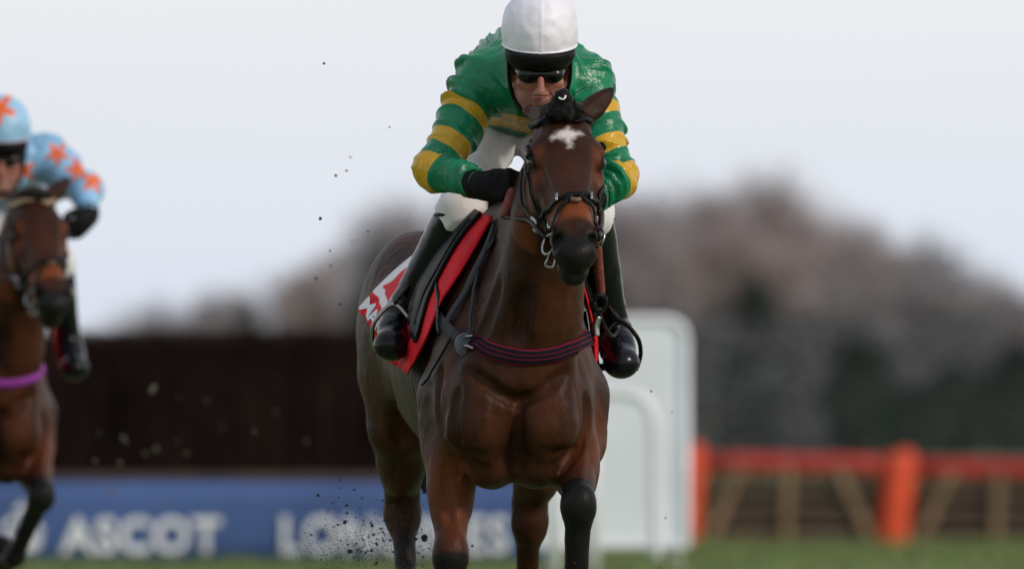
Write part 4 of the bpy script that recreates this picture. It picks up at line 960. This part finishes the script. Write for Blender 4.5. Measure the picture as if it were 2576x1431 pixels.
# ------------------------------------------------------------------ the second pair, nine metres back
OFF = np.array([-1.745, 9.1, -.082])
horse2 = empty('horse', np.array([0, .75, gz(.75)]))
def shifted(): pass
HF1 = HF; horse_me2, HF = horse_mesh(.009, True); HF = HF1; horse_parts(horse2, m_coat2, horse_me2)
sculpt('forelock', [(ell(W(1405, 280, -.235), (.045, .025, .018)), .02), (ell(W(1440, 284, -.235), (.040, .025, .018)), .02)], .005, m_hair, horse2, disp=lambda V, G: .004*nz(V, 60))
bridle(horse2, m_leather, m_pale, False); breast_girth(horse2, m_purple, w=.030); cloth(horse2, True); saddle(horse2)
horse2.location = np.array(horse2.location)+OFF+np.array([-.16, 0, 0]); horse2.rotation_euler.z = .14
tag(horse2, 'dark bay horse with purple breast girth cut off by the left edge', 'horse', 'racehorses')
def W2(px, py, y): return W(px, py, y)
J2 = dict(O=W(2, 396, 9.30), pitch=8, yaw=4, neck=W(0, 420, 9.46), fold=.9,
    torso=[(W(20, 470, 10.15), .135, .105), (W(10, 440, 9.98), .148, .118), (W(5, 415, 9.80), .158, .130), (W(5, 405, 9.62), .165, .130), (W(2, 412, 9.50), .135, .110)],
    shL=W(-98, 408, 9.52), elL=W(-195, 485, 9.40), wrL=W(-110, 545, 9.25), hdL=W(-50, 560, 9.16), inL=(.75, -.2, -.1),
    shR=W(112, 396, 9.52), elR=W(215, 478, 9.40), wrR=W(222, 545, 9.25), hdR=W(196, 585, 9.16), inR=(-.75, -.2, -.1),
    pel=W(15, 490, 10.1), hpL=W(-20, 500, 10.05), knL=W(-80, 650, 9.75), anL=W(-160, 880, 9.95), toL=W(-170, 940, 9.8),
    hpR=W(45, 500, 10.05), knR=W(140, 660, 9.65), anR=W(172, 862, 9.86), toR=W(188, 925, 9.74))
stars = [(146, 388), (198, 428), (238, 458), (17, 500), (60, 430), (-60, 500), (-110, 400)]
def star_field(pts, R, up=False):
    def fn(V):
        out = np.full(len(V), -1.)
        s = FPX/(D0+V[:,1].mean()); 
        for px, py in pts:
            c = W(px, py, 9.5); dx, dz = V[:,0]-c[0], V[:,2]-c[2]; a = np.arctan2(dz, dx); r = np.hypot(dx, dz); out = np.maximum(out, R*(.72+.34*np.cos(5*a+px))-r)
        return np.where(V[:,1] < 9.75, out, -1)
    return fn
rider2 = empty('person', W(20, 560, 9.8)); tag(rider2, 'jockey in sky blue silks with orange stars riding the horse at the left edge', 'jockey', 'mounted jockeys')
jockey(rider2, J2, dict(silk=m_blue2, cap=m_capblue), star_field(stars, .042), star_field([(8, 278), (-50, 300)], .058), fine=False)
rider['label'] = 'jockey in green silks with yellow hoops and white cap on the foremost horse'

# ------------------------------------------------------------------ turf thrown up by the hooves
m_mud = mat('wet_soil', (.018, .014, .012), .7, noise=.4, scale=60, bump=.5, bscale=200)
m_sod = mat('torn_grass', (.13, .125, .085), .8, noise=.4, scale=40)
rc = random.Random(21)
def clod(px, py, y, size, m, label, group=None, st=1.0):
    bm = bmesh.new(); bmesh.ops.create_icosphere(bm, subdivisions=2 if size > .006 else 1, radius=1); sd_ = rc.random()*50; e = [rc.uniform(.7, 1.25) for _ in range(3)]; e[2] *= st
    for v in bm.verts: v.co = Vector([v.co[i]*e[i] for i in range(3)])*size*(1+.45*mnoise.noise(v.co*1.7+Vector((sd_, 0, 0))))
    o = bmobj('turf_clod' if m is m_mud else 'torn_turf', bm, m, None, False); o.location = W(px, py, y); o.rotation_euler = (0, rc.uniform(-.7, .7), rc.random()*3)
    return tag(o, label, 'clod', group)
big = [(1068, 1352, 1.6, .0105), (880, 1385, 1.5, .0075), (1075, 1240, 1.7, .005), (868, 1313, 1.4, .006), (872, 1270, 1.3, .005), (1096, 1365, 1.6, .006), (1020, 1260, 1.5, .0045), (800, 1245, 1.4, .0045), (1188, 1372, 1.5, .0045)]
for i, (px, py, y, s) in enumerate(big): clod(px, py, y, s, m_mud, *(('largest dark clod, between the hind leg and planted foreleg of the leading horse',) if i == 0 else ('second largest dark clod, left of the hind leg over the banner lettering',) if i == 1 else ('dark clod of wet soil flung up behind the foremost horse', 'dark clods in the air')))
for k in range(130):
    a = rc.random(); px = rc.gauss(960, 70); py = rc.gauss(1345, 50); clod(px, py, rc.uniform(.6, 2.6), rc.uniform(.0018, .0050), m_mud, 'dark clod of wet soil flung up behind the foremost horse', 'dark clods in the air')
for px, py, s in ((815, 160, .004), (980, 320, .003), (882, 396, .004), (872, 430, .004), (845, 442, .0045), (806, 550, .0055), (925, 582, .004), (795, 700, .004), (832, 668, .004), (855, 765, .0035), (1638, 984, .0035), (1690, 1037, .003), (1674, 1302, .0032), (885, 605, .003), (830, 630, .003), (1660, 1425, .003)):
    lb = ('tiny dark speck of soil in the sky left of the green jockey', 'soil specks in the sky') if px < 1200 else ('tiny dark speck of soil in front of the white wing', 'soil specks by the wing')
    clod(px, py, rc.uniform(.8, 3), s, m_mud, *lb)
for px, py, s, st in ((382, 980, .016, 1.8), (313, 1105, .017, 1.6), (392, 1130, .012, 1.8), (280, 1235, .013, 2.6), (520, 1010, .008, 1), (448, 1000, .007, 1), (365, 1140, .010, 1.4), (240, 1160, .010, 1.6), (303, 1165, .011, 1), (470, 1140, .010, .8), (640, 1085, .009, .8), (695, 1035, .011, .35), (445, 1110, .009, .8), (250, 1090, .009, 1), (410, 1270, .013, 1), (386, 1280, .009, 1), (770, 1110, .009, 1.2), (560, 1075, .008, 1)):
    clod(px, py, rc.uniform(9.5, 14), s*.62, m_sod if st != .999 else m_mud, 'pale scrap of torn turf flying in front of the dark birch fence', 'scraps of turf in the air', st)
V, F = [], []
for k in range(2600):
    px = rc.gauss(940, 100); py = rc.gauss(1372, 45); p = W(px, py, rc.uniform(.3, 3)); s = rc.uniform(.0008, .0026)
    b = len(V); V += [p+s*np.array(q) for q in ((1,0,0), (-.5,.9,0), (-.5,-.9,.2), (0,.1,1.3))]; F += [(b,b+1,b+2), (b,b+1,b+3), (b+1,b+2,b+3), (b,b+2,b+3)]
tag(pyobj('soil_spray', V, F, m_mud), kind='stuff')
